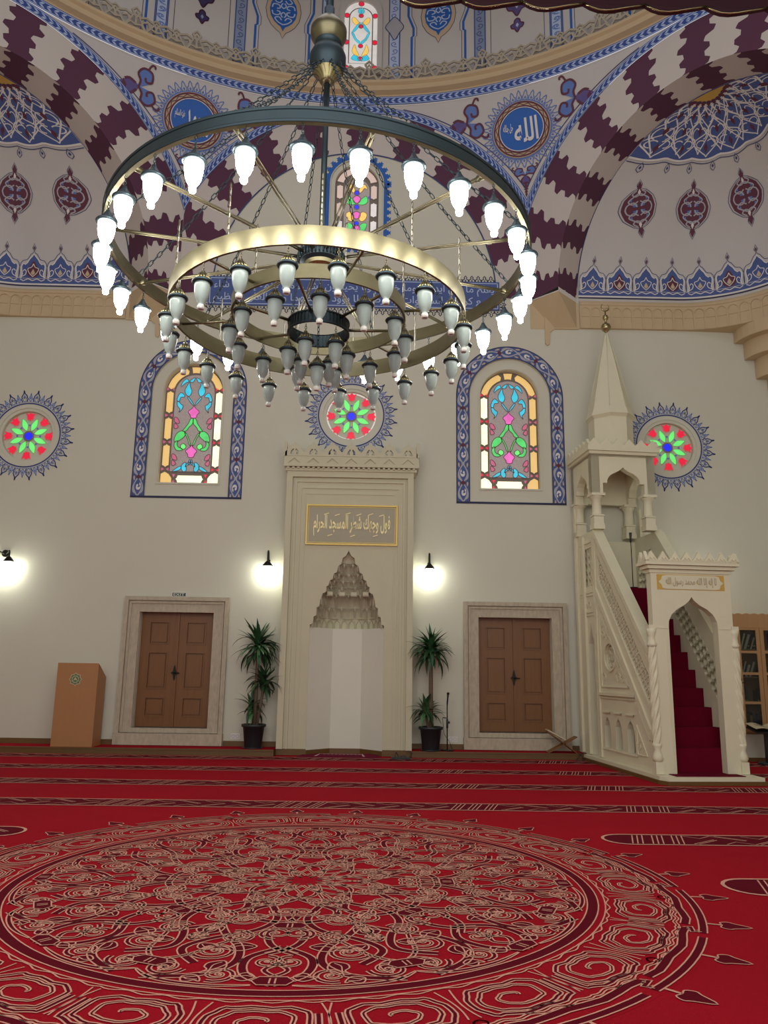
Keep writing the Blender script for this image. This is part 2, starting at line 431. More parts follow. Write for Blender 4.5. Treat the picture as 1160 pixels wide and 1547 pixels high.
def tall_window(cx, n, bright):
    """bright: sign of the side whose border panes catch the daylight"""
    w = empty('window_%d' % n, (cx, 0, 5.12), **ST)
    fn = wallY(.16); L = lambda u, v, h: (cx + u, .20 - h, v)
    # plaster reveal frame
    fr = MB(); fr.plate(arch_outline(0, .87, 5.13, 7.47), [arch_outline(0, .63, 5.44, 7.47)], lambda u, v, h: (cx + u, .05 - h, v), 'plaster_wall', 0, -.30)
    fr.ribbon(arch_outline(0, .66, 5.41, 7.47), .035, 'plaster_wall', lambda u, v, h: (cx + u, .05 - h, v), .02, True, .03)
    fr.obj('window_frame', w)
    g = MB()
    g.poly(arch_outline(0, .64, 5.43, 7.47), L, 'lead', 0)
    g.poly(arch_outline(0, .43, 5.72, 7.47, 16), L, 'pane_clear', .006)
    g.ribbon(arch_outline(0, .44, 5.70, 7.47, 16), .03, 'lead', L, .012, True)
    for sgn in (-1, 1):
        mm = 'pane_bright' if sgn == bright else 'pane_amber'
        for k in range(3):
            zc = 6.06 + .60 * k
            pane(g, bar6(sgn * .53, zc, .078, .262), L, mm)
        for k in range(4):
            zc = 5.76 + .60 * k
            for q in (-1, 1):
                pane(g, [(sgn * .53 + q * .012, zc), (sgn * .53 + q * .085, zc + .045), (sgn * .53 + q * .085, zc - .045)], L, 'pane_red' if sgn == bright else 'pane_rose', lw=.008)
        a = [(.455 * cos(t), .455 * sin(t)) for t in [.22 + (1.22 - .22) * i / 8 for i in range(9)]]
        c = [(.612 * cos(t), .612 * sin(t)) for t in [1.22 - (1.22 - .22) * i / 8 for i in range(9)]]
        pane(g, [(sgn * p[0], 7.47 + p[1]) for p in a + [(.53 * cos(1.3), .53 * sin(1.3))] + c + [(.53 * cos(.14), .53 * sin(.14))]], L, 'pane_amber')
        pane(g, [(sgn * .375, 5.45), (sgn * .62, 5.45), (sgn * .62, 5.66), (sgn * .53, 5.71), (sgn * .44, 5.66), (sgn * .375, 5.57)] if sgn > 0 else
             [(-.62, 5.45), (-.375, 5.45), (-.375, 5.57), (-.44, 5.66), (-.53, 5.71), (-.62, 5.66)], L, mm)
    t0, t1 = 1.40, PI - 1.40
    pane(g, [(.46 * cos(t0 + (t1 - t0) * i / 5), 7.47 + .46 * sin(t0 + (t1 - t0) * i / 5)) for i in range(6)] + [(.61 * cos(t1 - (t1 - t0) * i / 5), 7.47 + .61 * sin(t1 - (t1 - t0) * i / 5)) for i in range(6)], L, 'pane_amber')
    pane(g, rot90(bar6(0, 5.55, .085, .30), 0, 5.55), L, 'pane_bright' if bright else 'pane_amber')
    for q in (-1, 1):
        for r in (-1, 1):
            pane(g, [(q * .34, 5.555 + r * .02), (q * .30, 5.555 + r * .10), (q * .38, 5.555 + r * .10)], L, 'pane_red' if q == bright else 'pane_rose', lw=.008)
    lead = 'lead_dark'
    P = lambda pts, m, k=5: [pane(g, [(s_ * x, z) for x, z in blob(pts, k)], L, m, .014, lead, .014) for s_ in (-1, 1)]
    # foot: blue leaves
    P([(.02, 5.93), (.09, 5.86), (.10, 5.82), (.04, 5.87)], 'pane_cyan')
    P([(.10, 5.92), (.17, 5.87), (.19, 5.79), (.14, 5.71), (.08, 5.74), (.09, 5.84)], 'pane_cyan')
    P([(.19, 5.83), (.27, 5.80), (.37, 5.71), (.26, 5.73), (.20, 5.77)], 'pane_cyan')
    P([(.02, 5.98), (.05, 5.90), (.02, 5.86), (.005, 5.92)], 'pane_cyan')
    # tulips
    for z in (6.15, 7.03):
        pane(g, blob([(0, z + .15), (.035, z + .10), (.12, z + .02), (.075, z - .05), (.06, z - .11), (0, z - .13), (-.06, z - .11), (-.075, z - .05), (-.12, z + .02), (-.035, z + .10)], 3), L, 'pane_pink', .014, lead, .014)
    # green scrolls
    P([(.02, 6.28), (.05, 6.40), (.12, 6.55), (.17, 6.58), (.10, 6.45), (.055, 6.32)], 'pane_green')
    P([(.16, 6.59), (.25, 6.61), (.34, 6.54), (.38, 6.42), (.35, 6.36), (.24, 6.42), (.16, 6.50)], 'pane_green')
    P([(.36, 6.37), (.37, 6.27), (.31, 6.18), (.20, 6.18), (.20, 6.22), (.28, 6.25), (.31, 6.32), (.30, 6.39)], 'pane_green')
    P([(.23, 6.29), (.19, 6.33), (.13, 6.30), (.12, 6.24), (.18, 6.20), (.23, 6.24)], 'pane_lime', 3)
    P([(.01, 6.78), (.01, 6.90), (.06, 6.88), (.10, 6.78), (.17, 6.68), (.21, 6.61), (.13, 6.62), (.08, 6.70)], 'pane_green')
    # blue crown
    P([(.01, 7.20), (.05, 7.28), (.13, 7.38), (.15, 7.36), (.09, 7.27), (.03, 7.20)], 'pane_cyan')
    P([(.13, 7.40), (.20, 7.45), (.22, 7.54), (.18, 7.64), (.13, 7.72), (.11, 7.62), (.07, 7.52), (.09, 7.44)], 'pane_cyan')
    P([(.22, 7.42), (.30, 7.48), (.36, 7.40), (.38, 7.30), (.33, 7.28), (.30, 7.37), (.23, 7.38)], 'pane_cyan')
    P([(.37, 7.28), (.36, 7.18), (.30, 7.10), (.32, 7.03), (.26, 7.10), (.24, 7.18), (.29, 7.22), (.33, 7.27)], 'pane_cyan')
    P([(.01, 7.82), (.06, 7.72), (.13, 7.74), (.10, 7.78), (.04, 7.82)], 'pane_cyan', 3)
    P([(.15, 7.74), (.22, 7.70), (.31, 7.62), (.28, 7.72), (.20, 7.80)], 'pane_cyan', 3)
    for z in (5.98, 6.80):
        P([(.40, z + .12), (.33, z + .09), (.29, z), (.33, z - .02), (.40, z + .02)], 'pane_rose', 3)
        P([(.40, z - .02), (.35, z - .04), (.31, z - .10), (.36, z - .14), (.40, z - .12)], 'pane_rose', 3)
    g.obj('stained_glass', w)
    # painted border round the opening
    bd = MB(); F = lambda u, v, h: (cx + u, -h, v)
    def path(r, t):                              # r across 0..1, t along
        rr = .88 + (1.15 - .88) * r; H = 7.47 - 5.12; Ls = H; La = PI * 1.01; tot = 2 * Ls + La
        d = t * tot
        if d < Ls: return (-rr, 5.12 + d)
        if d < Ls + La:
            a = PI - (d - Ls) / 1.01; return (rr * cos(a), 7.47 + rr * sin(a))
        return (rr, 7.47 - (d - Ls - La))
    tot = 2 * 2.35 + PI * 1.01
    PF = lambda u, v, h: F(*path(v, u / tot), h)
    bd.grid(lambda i, j: PF(i * tot, j, .004), 70, 1, 'paint_blue', smooth=False)
    for v_, m_, wd in ((0.0, 'paint_dark', .06), (1.0, 'paint_dark', .07), (.09, 'paint_blue', .05)):
        bd.ribbon([(i * tot / 80, v_) for i in range(81)], wd, m_, PF, .006)
    nn = 19; st = tot / nn
    for k in range(nn):
        u0 = k * st; sg = 1 if k % 2 else -1
        for q in (-1, 1):                         # interlaced stems
            bd.ribbon([(u0 + st * i / 10, .5 + q * .31 * sin(PI * i / 10)) for i in range(11)], .05, 'paint_grey', PF, .008)
        c_ = (u0 + st * .5, .5)
        sp = [(c_[0] + .07 * (1 - i / 15) * cos(i * .55 + .5), c_[1] + sg * .24 * (1 - i / 15) * sin(i * .55 + .5)) for i in range(12)]
        bd.ribbon(sp, .055, 'paint_white', PF, .009)
        for q in (-1, 1):                         # half leaves hugging the edges
            lf = smoothc([(u0 + st * .12, .5 + q * .16), (u0 + st * .22, .5 + q * .37), (u0 + st * .45, .5 + q * .42), (u0 + st * .72, .5 + q * .30), (u0 + st * .60, .5 + q * .26), (u0 + st * .40, .5 + q * .31), (u0 + st * .28, .5 + q * .24)], 4, True)
            bd.poly(lf, PF, 'paint_grey', .0085)
            bd.poly(smoothc([(u0 + st * .80, .5 + q * .30), (u0 + st * .95, .5 + q * .40), (u0 + st * 1.08, .5 + q * .34), (u0 + st * .96, .5 + q * .27)], 3, True), PF, 'paint_tan', .0086)
        w_ = .055 if k % 2 else .032
        bd.poly([(u0 - w_, .5), (u0 - w_ * .4, .5 - w_ * 2.6), (u0, .5 - w_ * 4.2), (u0 + w_ * .4, .5 - w_ * 2.6), (u0 + w_, .5), (u0 + w_ * .4, .5 + w_ * 2.6), (u0, .5 + w_ * 4.2), (u0 - w_ * .4, .5 + w_ * 2.6)], PF, 'paint_maroon' if k % 2 else 'paint_grey', .0095)
        for q in (.16, .84): bd.poly(circle(u0 + .035, q, .022, 8), PF, 'paint_maroon', .0097)
    bd.ribbon([(-1.16, 5.11), (1.16, 5.11)], .045, 'paint_dark', F, .01)
    bd.obj('painted_border', w)
    return w
tall_window(-WINX, 1, 1)
tall_window(WINX, 2, -1)

def rosette_window(cx, cz, n, rose):
    w = empty('window_%d' % n, (cx, 0, cz), **ST)
    L = lambda u, v, h: (cx + u, .10 - h, cz + v)
    fr = MB(); fr.plate(circle(0, 0, .60, 48), [circle(0, 0, .535, 48)], lambda u, v, h: (cx + u, .02 - h, cz + v), 'plaster_wall', 0, -.2)
    fr.obj('window_frame', w)
    g = MB(); g.poly(circle(0, 0, .54, 40), L, 'plaster_wall' if rose else 'pane_white', -.01)
    g.poly(circle(0, 0, .53 if rose else .50, 40), L, 'plaster_wall', 0)
    g.poly(circle(0, 0, .085, 20), L, 'pane_blue', .016); g.ribbon(circle(0, 0, .10, 20), .03, 'lead', L, .018, True)
    for k in range(8):
        a = k * PI / 4 + PI / 8
        R = lambda p: (p[0] * cos(a) - p[1] * sin(a), p[0] * sin(a) + p[1] * cos(a))
        pane(g, [R(p) for p in blob([(.125, 0), (.20, .05), (.29, .058), (.41, .0), (.29, -.058), (.20, -.05)], 4)], L, 'pane_lime', .016, 'stone_frame', .012)
        a = k * PI / 4 + PI / 2
        R2 = lambda p: (p[0] * cos(a) - p[1] * sin(a), p[0] * sin(a) + p[1] * cos(a))
        pane(g, [R2(p) for p in [(.34, 0), (.37, .065), (.43, .072), (.51, .10), (.485, .045), (.53, 0), (.485, -.045), (.51, -.10), (.43, -.072), (.37, -.065)]], L, 'pane_red', .016, 'stone_frame', .01)
        g.poly([R2(p) for p in [(.215, 0), (.25, .028), (.262, 0), (.25, -.028)]], L, 'pane_violet', .016)
    g.obj('stained_glass', w)
    F = lambda u, v, h: (cx + u, -h, cz + v)
    b = MB(); b.ribbon(circle(0, 0, .70, 56), .028, 'paint_blue2', F, .005, True)
    b.ribbon(circle(0, 0, .735, 56), .008, 'paint_mid', F, .005, True)
    for k in range(20):
        a = k * PI / 10 + PI / 20 + PI / 2
        R = lambda p: (p[0] * cos(a) - p[1] * sin(a), p[0] * sin(a) + p[1] * cos(a))
        for s_ in (-1, 1):
            b.ribbon([R((x, s_ * y)) for x, y in [(.74, .045), (.78, .062), (.81, .078), (.815, .055), (.86, .058), (.895, .038), (.93, .012), (1.0, .0)]], .022, 'paint_blue2', F, .007)
            b.ribbon([R((x, s_ * y)) for x, y in smoothc([(.74, .0), (.77, .03), (.82, .034), (.88, .0)], 4)], .013, 'paint_mid', F, .006)
        b.poly([R(p) for p in [(.80, 0), (.83, .014), (.86, 0), (.83, -.014)]], F, 'paint_line', .008)
        a = k * PI / 10 + PI / 2
        R = lambda p: (p[0] * cos(a) - p[1] * sin(a), p[0] * sin(a) + p[1] * cos(a))
        for s_ in (-1, 1):
            b.ribbon([R((x, s_ * y)) for x, y in [(.74, .0), (.79, .03), (.85, .026), (.87, .012), (.93, 0)]], .014, 'paint_mid', F, .006)
        b.poly([R(p) for p in [(.78, 0), (.82, .016), (.87, 0), (.82, -.016)]], F, 'paint_mid', .007)
    b.obj('painted_border', w)
for i, (x, z, r) in enumerate(ROS): rosette_window(x, z, 3 + i, r)

def upper_window():
    w = empty('window_6', (0, 0, 10.9), **ST)
    cx = 0.0; L = lambda u, v, h: (cx + u, .14 - h, v); F = lambda u, v, h: (cx + u, -h, v)
    fr = MB(); fr.plate(arch_outline(0, .60, 10.98, 12.55), [arch_outline(0, .50, 11.08, 12.55)], lambda u, v, h: (cx + u, .04 - h, v), 'plaster_wall', 0, -.2); fr.obj('window_frame', w)
    g = MB(); g.poly(arch_outline(0, .51, 11.07, 12.55), L, 'lead', 0); g.poly(arch_outline(0, .29, 11.32, 12.45, 12), L, 'pane_clear', .006)
    for s in (-1, 1):
        for k in range(3):
            pane(g, bar6(s * .39, 11.50 + .45 * k, .075, .19, .04), L, 'pane_white' if k < 1 + (s > 0) else 'pane_pinkish')
        for t in (.25,):
            q = [(.32 * cos(.25 + 1.0 * i / 6), .32 * sin(.25 + 1.0 * i / 6)) for i in range(7)] + [(.48 * cos(1.25 - 1.0 * i / 6), .48 * sin(1.25 - 1.0 * i / 6)) for i in range(7)]
            pane(g, [(s * x, 12.55 + y) for x, y in q], L, 'pane_pinkish')
        P = lambda pts, m: pane(g, [(s * x, z) for x, z in blob(pts, 3)], L, m, .014, 'lead_dark', .01)
        P([(.03, 12.35), (.08, 12.55), (.18, 12.60), (.24, 12.48), (.17, 12.50), (.12, 12.42)], 'pane_gold')
        P([(.03, 12.1), (.10, 12.22), (.22, 12.30), (.25, 12.16), (.16, 12.08)], 'pane_green')
        P([(.05, 11.78), (.14, 11.90), (.24, 11.84), (.20, 11.70), (.10, 11.66)], 'pane_gold')
        P([(.04, 11.45), (.12, 11.60), (.24, 11.60), (.20, 11.44), (.10, 11.38)], 'pane_green')
        P([(.02, 11.35), (.10, 11.38), (.22, 11.35), (.12, 11.33)], 'pane_cyan')
        g.poly([(s * .30, 12.2), (s * .30, 12.34), (s * .25, 12.27)][::1], L, 'pane_violet', .012)
    for z, m in ((12.38, 'pane_blue'), (12.02, 'pane_blue'), (11.60, 'pane_blue')): pane(g, circle(0, z, .06, 12), L, m, .016)
    for z in (12.2, 11.80, 11.46): pane(g, blob([(0, z + .11), (.09, z + .04), (.05, z - .07), (-.05, z - .07), (-.09, z + .04)], 3), L, 'pane_pink', .016)
    g.obj('stained_glass', w)
    b = MB()
    for out, inn in ((.70, .62),):
        b.plate(arch_outline(0, out, 10.90, 12.55), [arch_outline(0, inn, 10.97, 12.55)], F, 'paint_royal', .004)
    pts = [(-.70, 10.95 + .17 * i) for i in range(10)] + [( .70 * cos(PI - .24 * i), 12.55 + .70 * sin(PI - .24 * i)) for i in range(14)] + [(.70, 12.5 - .17 * i) for i in range(10)] + [(.62 - .155 * i, 10.89) for i in range(9)]
    for x, z in pts:
        a = math.atan2(z - 12.55, x) if z > 12.55 else (PI if x < -.69 else 0 if x > .69 else -PI / 2)
        b.poly(xf([(-.01, -.06), (.04, -.06), (.05, -.025), (.09, -.05), (.08, 0), (.13, 0), (.08, 0.001), (.09, .05), (.05, .025), (.04, .06), (-.01, .06)], x, z, 1, a), F, 'paint_royal', .006)
    b.obj('painted_border', w)
upper_window()

# ---- doors
def door(cx, n):
    d = empty('door_%d' % n, (cx, 0, .2), **ST)
    F = lambda y0: (lambda u, v, h: (cx + u, y0 - h, v))
    fr = MB()
    O = [(-1.03, .2), (1.03, .2), (1.03, 3.0), (-1.03, 3.0)]
    def rect(a, z0, z1): return [(-a, z0), (a, z0), (a, z1), (-a, z1)]
    fr.plate(rect(1.03, .14, 3.0), [rect(.745, .46, 2.72)], F(0), 'stone_frame', .05, -.1)
    fr.plate(rect(1.05, .14, 3.03), [rect(.97, .36, 2.95)], F(0), 'stone_frame', .10, .04)
    fr.plate(rect(.95, .37, 2.93), [rect(.91, .40, 2.89)], F(0), 'stone_frame', .075, .04)
    fr.plate(rect(.88, .40, 2.86), [rect(.80, .46, 2.78)], F(0), 'stone_frame', .03, -.1)
    fr.b2(cx - 1.06, cx + 1.06, -.14, 0, .14, .36, 'stone_frame'); fr.b2(cx - .80, cx + .80, -.06, .2, .36, .46, 'stone_frame')
    fr.obj('door_frame', d)
    for s in (-1, 1):
        lf = MB(); G = lambda u, v, h: (cx + u, .16 - h, v)
        x0, x1 = (-.74, -.006) if s < 0 else (.006, .74)
        pans = [(2.08, 2.54), (1.20, 1.93), (.66, 1.04)]
        xa, xb = x0 + .165, x1 - .165
        H = [[(xa, a), (xb, a), (xb, c), (xa, c)] for a, c in pans]
        lf.plate([(x0, .47), (x1, .47), (x1, 2.72), (x0, 2.72)], H, G, 'oak', 0, -.05)
        for a, c in pans:
            lf.plate([(xa, a), (xb, a), (xb, c), (xa, c)], [[(xa + .02, a + .02), (xb - .02, a + .02), (xb - .02, c - .02), (xa + .02, c - .02)]], G, 'oak', .012, -.02)
            lf.poly([(xa, a), (xb, a), (xb, c), (xa, c)], G, 'oak', -.03)
            lf.poly([(xa + .05, a + .05), (xb - .05, a + .05), (xb - .05, c - .05), (xa + .05, c - .05)], G, 'oak', -.006, .02)
        if s > 0: lf.b2(cx - .02, cx + .03, .13, .17, .47, 2.72, 'oak')
        o = lf.obj('door_leaf', d)
        if s < 0:
            hd = MB(); hx = cx - .01; J = lambda u, v, h: (hx + u, .128 - h, 1.52 + v)
            hd.poly(blob([(0, .16), (.02, .10), (.035, .03), (.075, .0), (.035, -.03), (.02, -.10), (0, -.16), (-.02, -.10), (-.035, -.03), (-.075, 0), (-.035, .03), (-.02, .10)], 2), J, 'iron', .004, .01)
            hd.tube([(hx, .13, 1.52), (hx, .07, 1.52), (hx + .04, .06, 1.52), (hx + .11, .065, 1.515)], .011, 'iron', 8)
            hd.obj('door_handle', o)
    bk = MB(); bk.b2(cx - .76, cx + .76, .28, .33, .2, 2.8, 'oak'); bk.obj('door_backing', d)
door(DOORS[0], 1); door(DOORS[1], 2)

# ---- wooden step along the wall, skirting
for nm, x0, x1, y in (('trim_1', -9.4, -1.29, -.60), ('trim_2', 1.32, 4.66, -.50)):
    b = MB(); b.b2(x0, x1, y, 0, 0, .115, 'oak_trim'); b.b2(x0, x1, y - .015, y + .03, .10, .128, 'oak_trim'); b.b2(x0, x1, y + .03, -.02, .115, .130, 'carpet_red'); b.obj(nm, **ST)
sk = MB()
for x0, x1 in ((-9.4, -4.48), (-2.35, -1.29), (1.32, 2.37), (4.50, 4.66), (6.4, 9.4)):
    z0 = .13 if x1 < 5 else 0
    sk.b2(x0, x1, -.025, 0, z0, z0 + .10, 'oak_trim')
sk.obj('baseboard_back', **ST)
for nm, s in (('baseboard_left', -1), ('baseboard_right', 1)):
    b = MB(); b.b2(s * 9.375, s * 9.4, -18, -.61, 0, .11, 'oak_trim'); b.obj(nm, **ST)

# ---- octagon: arches, corner half domes, pendentives, ring, drum
AI, BI, ZI = 3.15, 3.5, 9.8
RO, ZC, CL = 4.18, 10.2, 3.885
def inner_pt(a): return (AI * cos(a), ZI + BI * sin(a))
TC = math.acos(CL / RO)
def outer_pt(a):
    if a > PI / 2:
        p = outer_pt(PI - a); return (-p[0], p[1])
    if a < TC: return (CL, 9.72 + (ZC + RO * sin(TC) - 9.72) * a / TC)
    return (RO * cos(a), ZC + RO * sin(a))
ceiling = empty('ceiling', (0, -ROOM, 14.6), **ST)
def cpart(b, name): return b.obj(name, ceiling)
def arch(deg, soffit):
    b = MB(S_side(deg)); s0 = .02
    b.grid(lambda i, j: ((lambda A, B: (B[0] + (A[0] - B[0]) * j, -.012, B[1] + (A[1] - B[1]) * j))(inner_pt(i * PI), outer_pt(i * PI))), 96, 6, 'voussoirs', uv=lambda i, j: (i * 10, 1 - j))
    if soffit:
        b.grid(lambda i, j: ((lambda A: (A[0], -.012 + .765 * j, A[1]))(inner_pt(i * PI))), 96, 4, 'voussoirs', uv=lambda i, j: (i * 10 + .02 * 0, 1 + .9 * j))
        for s in (-1, 1):
            b.f([b.v(p) for p in ((s * AI, -.012, 9.8), (s * AI, .75, 9.8), (s * AI, .75, 9.70), (s * AI, -.012, 9.70))], 'paint_white')
            b.f([b.v(p) for p in ((s * AI, -.012, 9.72), (s * CL, -.012, 9.72), (s * CL, -.012, 9.70), (s * AI, -.012, 9.70))], 'paint_white')
            V, T_, B_ = (s * CL, .0), (s * AI, -.012), (s * AI, .75); Mx = ((V[0] + B_[0]) / 2, (V[1] + B_[1]) / 2)
            b.f([b.v((*q, z)) for q, z in ((V, 9.70), (T_, 9.70), (Mx, 9.05), (V, 9.05))], 'beige_stone'); b.f([b.v((*q, z)) for q, z in ((T_, 9.70), (B_, 9.70), (B_, 9.05), (Mx, 9.05))], 'beige_stone')
    b.ribbon([inner_pt(i * PI / 96) for i in range(97)], .03, 'paint_line', lambda u, v, h: (u, h, v), .756 if soffit else -.016)
    def bp(i, j):
        RR = RO + .20 * j; t0 = math.acos(CL / RR); t = t0 + (PI - 2 * t0) * i
        return (RR * cos(t), -.02, ZC + RR * sin(t))
    b.grid(bp, 90, 1, 'braid', uv=lambda i, j: (i * 9.6 / .2 if i < .5 else (1 - i) * 9.6 / .2, j))
    cpart(b, 'arch')
    # blank wall above the arch up to the ring, behind the pendentive
arch(0, False)
for d in (45, -45): arch(d, True)
for d in (90, -90): arch(d, False)
# pendentives
def pend(az, z, h=0.0):
    s = math.sqrt(max(0, 4.38 ** 2 - (z - ZC) ** 2)); r = hyp(ROOM, s) - h
    return (r * sin(az), -ROOM + r * cos(az), z)
Z0P, Z1P = ZC + math.sqrt(4.38 ** 2 - CL ** 2), ZC + 4.38
def flower(b, fn, x, y, s, rot, mx=1):
    X = lambda P: xf(P, x, y, s, rot, mx)
    b.poly(X(blob([(0, 0), (.10, .12), (.30, .10), (.42, .0), (.30, -.10), (.10, -.12)], 3)), fn, 'paint_purple', .012)
    for q in (-1, 1):
        b.poly(X(blob([(0, 0), (-.05, q * .12), (-.02, q * .26), (-.14, q * .34), (-.28, q * .26), (-.26, q * .10), (-.12, q * .03)], 4)), fn, 'paint_mid', .013)
        b.ribbon(X(smoothc([(0, 0), (-.05, q * .12), (-.02, q * .26), (-.14, q * .35), (-.29, q * .27), (-.27, q * .10), (-.16, q * .10), (-.15, q * .18)], 4)), .045 * s, 'paint_maroon', fn, .016)
        b.ribbon(X(smoothc([(-.22, q * .33), (-.30, q * .42), (-.36, q * .40), (-.35, q * .36)], 3)), .04 * s, 'paint_maroon', fn, .016)
        b.ribbon(X(smoothc([(.05, q * .06), (.16, q * .14), (.26, q * .12)], 3)), .05 * s, 'paint_maroon', fn, .016)
    for i, t in enumerate((.30, .42, .53, .63, .72)):
        w_ = .12 - .02 * i
        b.poly(X([(t - .07, 0), (t - .02, w_), (t + .02, .03), (t + .10, 0), (t + .02, -.03), (t - .02, -w_)]), fn, 'paint_maroon', .015)
def pendentive(c):
    b = MB(); b.maxe = .18; azc = math.radians(c)
    def fn0(i, j):
        z = Z0P + (Z1P - Z0P) * (1 - (1 - j) ** 1.6); s = math.sqrt(max(0, 4.38 ** 2 - (z - ZC) ** 2)); hw = PI / 8 - math.atan2(s, ROOM)
        return pend(azc + hw * (2 * i - 1), z)
    b.grid(fn0, 24, 24, 'plaster_vault')
    az0 = azc; z0 = 13.72; R0 = 9.75
    F = lambda u, v, h: pend(az0 + 1.12 * u / R0, z0 + v * .98, h)
    sgn = 1 if c > 0 else -1
    # thin outline following the edges
    for q in (-1, 1):
        L = []
        for k in range(30):
            z = Z0P + .22 + (Z1P - .10 - Z0P - .22) * (k / 29) ** .8; s = math.sqrt(max(0, 4.38 ** 2 - (z - ZC) ** 2)); hw = max(0, PI / 8 - math.atan2(s, ROOM) - .012)
            L.append((q * hw * R0 / 1.12, (z - z0) / .98))
        b.ribbon(L, .02, 'paint_line', F, .01)
    # leaf crown round the roundel
    for k in range(32):
        a = 2 * PI * k / 32
        R = lambda p: (p[0] * cos(a) - p[1] * sin(a), p[0] * sin(a) + p[1] * cos(a))
        for q in (-1, 1):
            b.ribbon([R((x, q * y)) for x, y in [(.60, .02), (.63, .05), (.68, .055), (.70, .035), (.75, .03), (.80, 0)]], .018, 'paint_mid', F, .012)
        b.poly([R(p) for p in [(.62, 0), (.65, .025), (.69, 0), (.65, -.025)]], F, 'paint_mid', .012)
    b.ribbon(circle(0, 0, .60, 48), .03, 'paint_mid', F, .012, True)
    flower(b, F, -1.12, .34, 1.0, PI + .22); flower(b, F, 1.12, .34, 1.0, -.22)
    flower(b, F, 0, -.98, .60, -PI / 2)
    cpart(b, 'pendentive')
    return F
PF = {}
for c in (22.5, -22.5, 67.5, -67.5): PF[c] = pendentive(c)
def roundel(F, name_txt, small, label, base):
    r = MB()
    r.maxe = .2; r.poly(circle(0, 0, .585, 48), F, 'paint_tan', .022)
    r.ribbon(circle(0, 0, .555, 48), .03, 'paint_maroon', F, .034, True)
    r.ribbon(circle(0, 0, .47, 48), .03, 'paint_maroon', F, .034, True)
    for k in range(36):
        a, a2 = 2 * PI * k / 36, 2 * PI * (k + 1) / 36
        e = .02 * (1 if k % 2 else -1)
        r.ribbon([((.513 + e) * cos(a), (.513 + e) * sin(a)), ((.513 - e) * cos(a2), (.513 - e) * sin(a2))], .014, 'paint_maroon', F, .036)
    r.poly(circle(0, 0, .45, 48), F, 'paint_royal', .030)
    r.ribbon(circle(0, 0, .445, 48), .014, 'paint_white', F, .042, True)
    o = r.obj('calligraphy_roundel', loc=base, label=label, category='roundel', group='calligraphy roundels on the pendentives')
    t = MB(); t.text(arabic(name_txt), F, 'paint_white', .09, -.03, .48, .50, .047, bold=.02)
    t.text(arabic(small), F, 'paint_white', -.27, .06, .20, .20, .047, bold=.02)
    t.obj('lettering', o)
    return o
roundel(PF[22.5], 'الله', 'جل جلاله', 'round blue calligraphy roundel reading Allah, on the pendentive right of the chandelier', pend(PI / 8, 13.72, .03))
roundel(PF[-22.5], 'محمد', 'عليه السلام', 'round blue calligraphy roundel partly behind the chandelier ring, on the left pendentive', pend(-PI / 8, 13.72, .03))

# corner half domes (squinches)
RS = 2.205
def rho(p):
    a = abs(p); return RS if a < A45 else RS / cos(a - A45)
def dome_pt(psi, e, h=0.0):
    r = rho(psi) * cos(e) - h * cos(e)
    return (r * sin(psi), .752 + r * cos(psi), ZI + (BI - h) * sin(e))
LT = [0.0]; PS = [-PI / 2]
for i in range(1, 181):
    p0, p1 = -PI / 2 + PI * (i - 1) / 180, -PI / 2 + PI * i / 180
    a, b_ = dome_pt(p0, 0), dome_pt(p1, 0)
    LT.append(LT[-1] + hyp(a[0] - b_[0], a[1] - b_[1])); PS.append(p1)
LTOT = LT[-1]
def psi_at(L):
    L = min(max(L, 0), LTOT)
    import bisect
    i = min(max(1, bisect.bisect_left(LT, L)), 180); t = (L - LT[i - 1]) / (LT[i] - LT[i - 1])
    return PS[i - 1] + (PS[i] - PS[i - 1]) * t
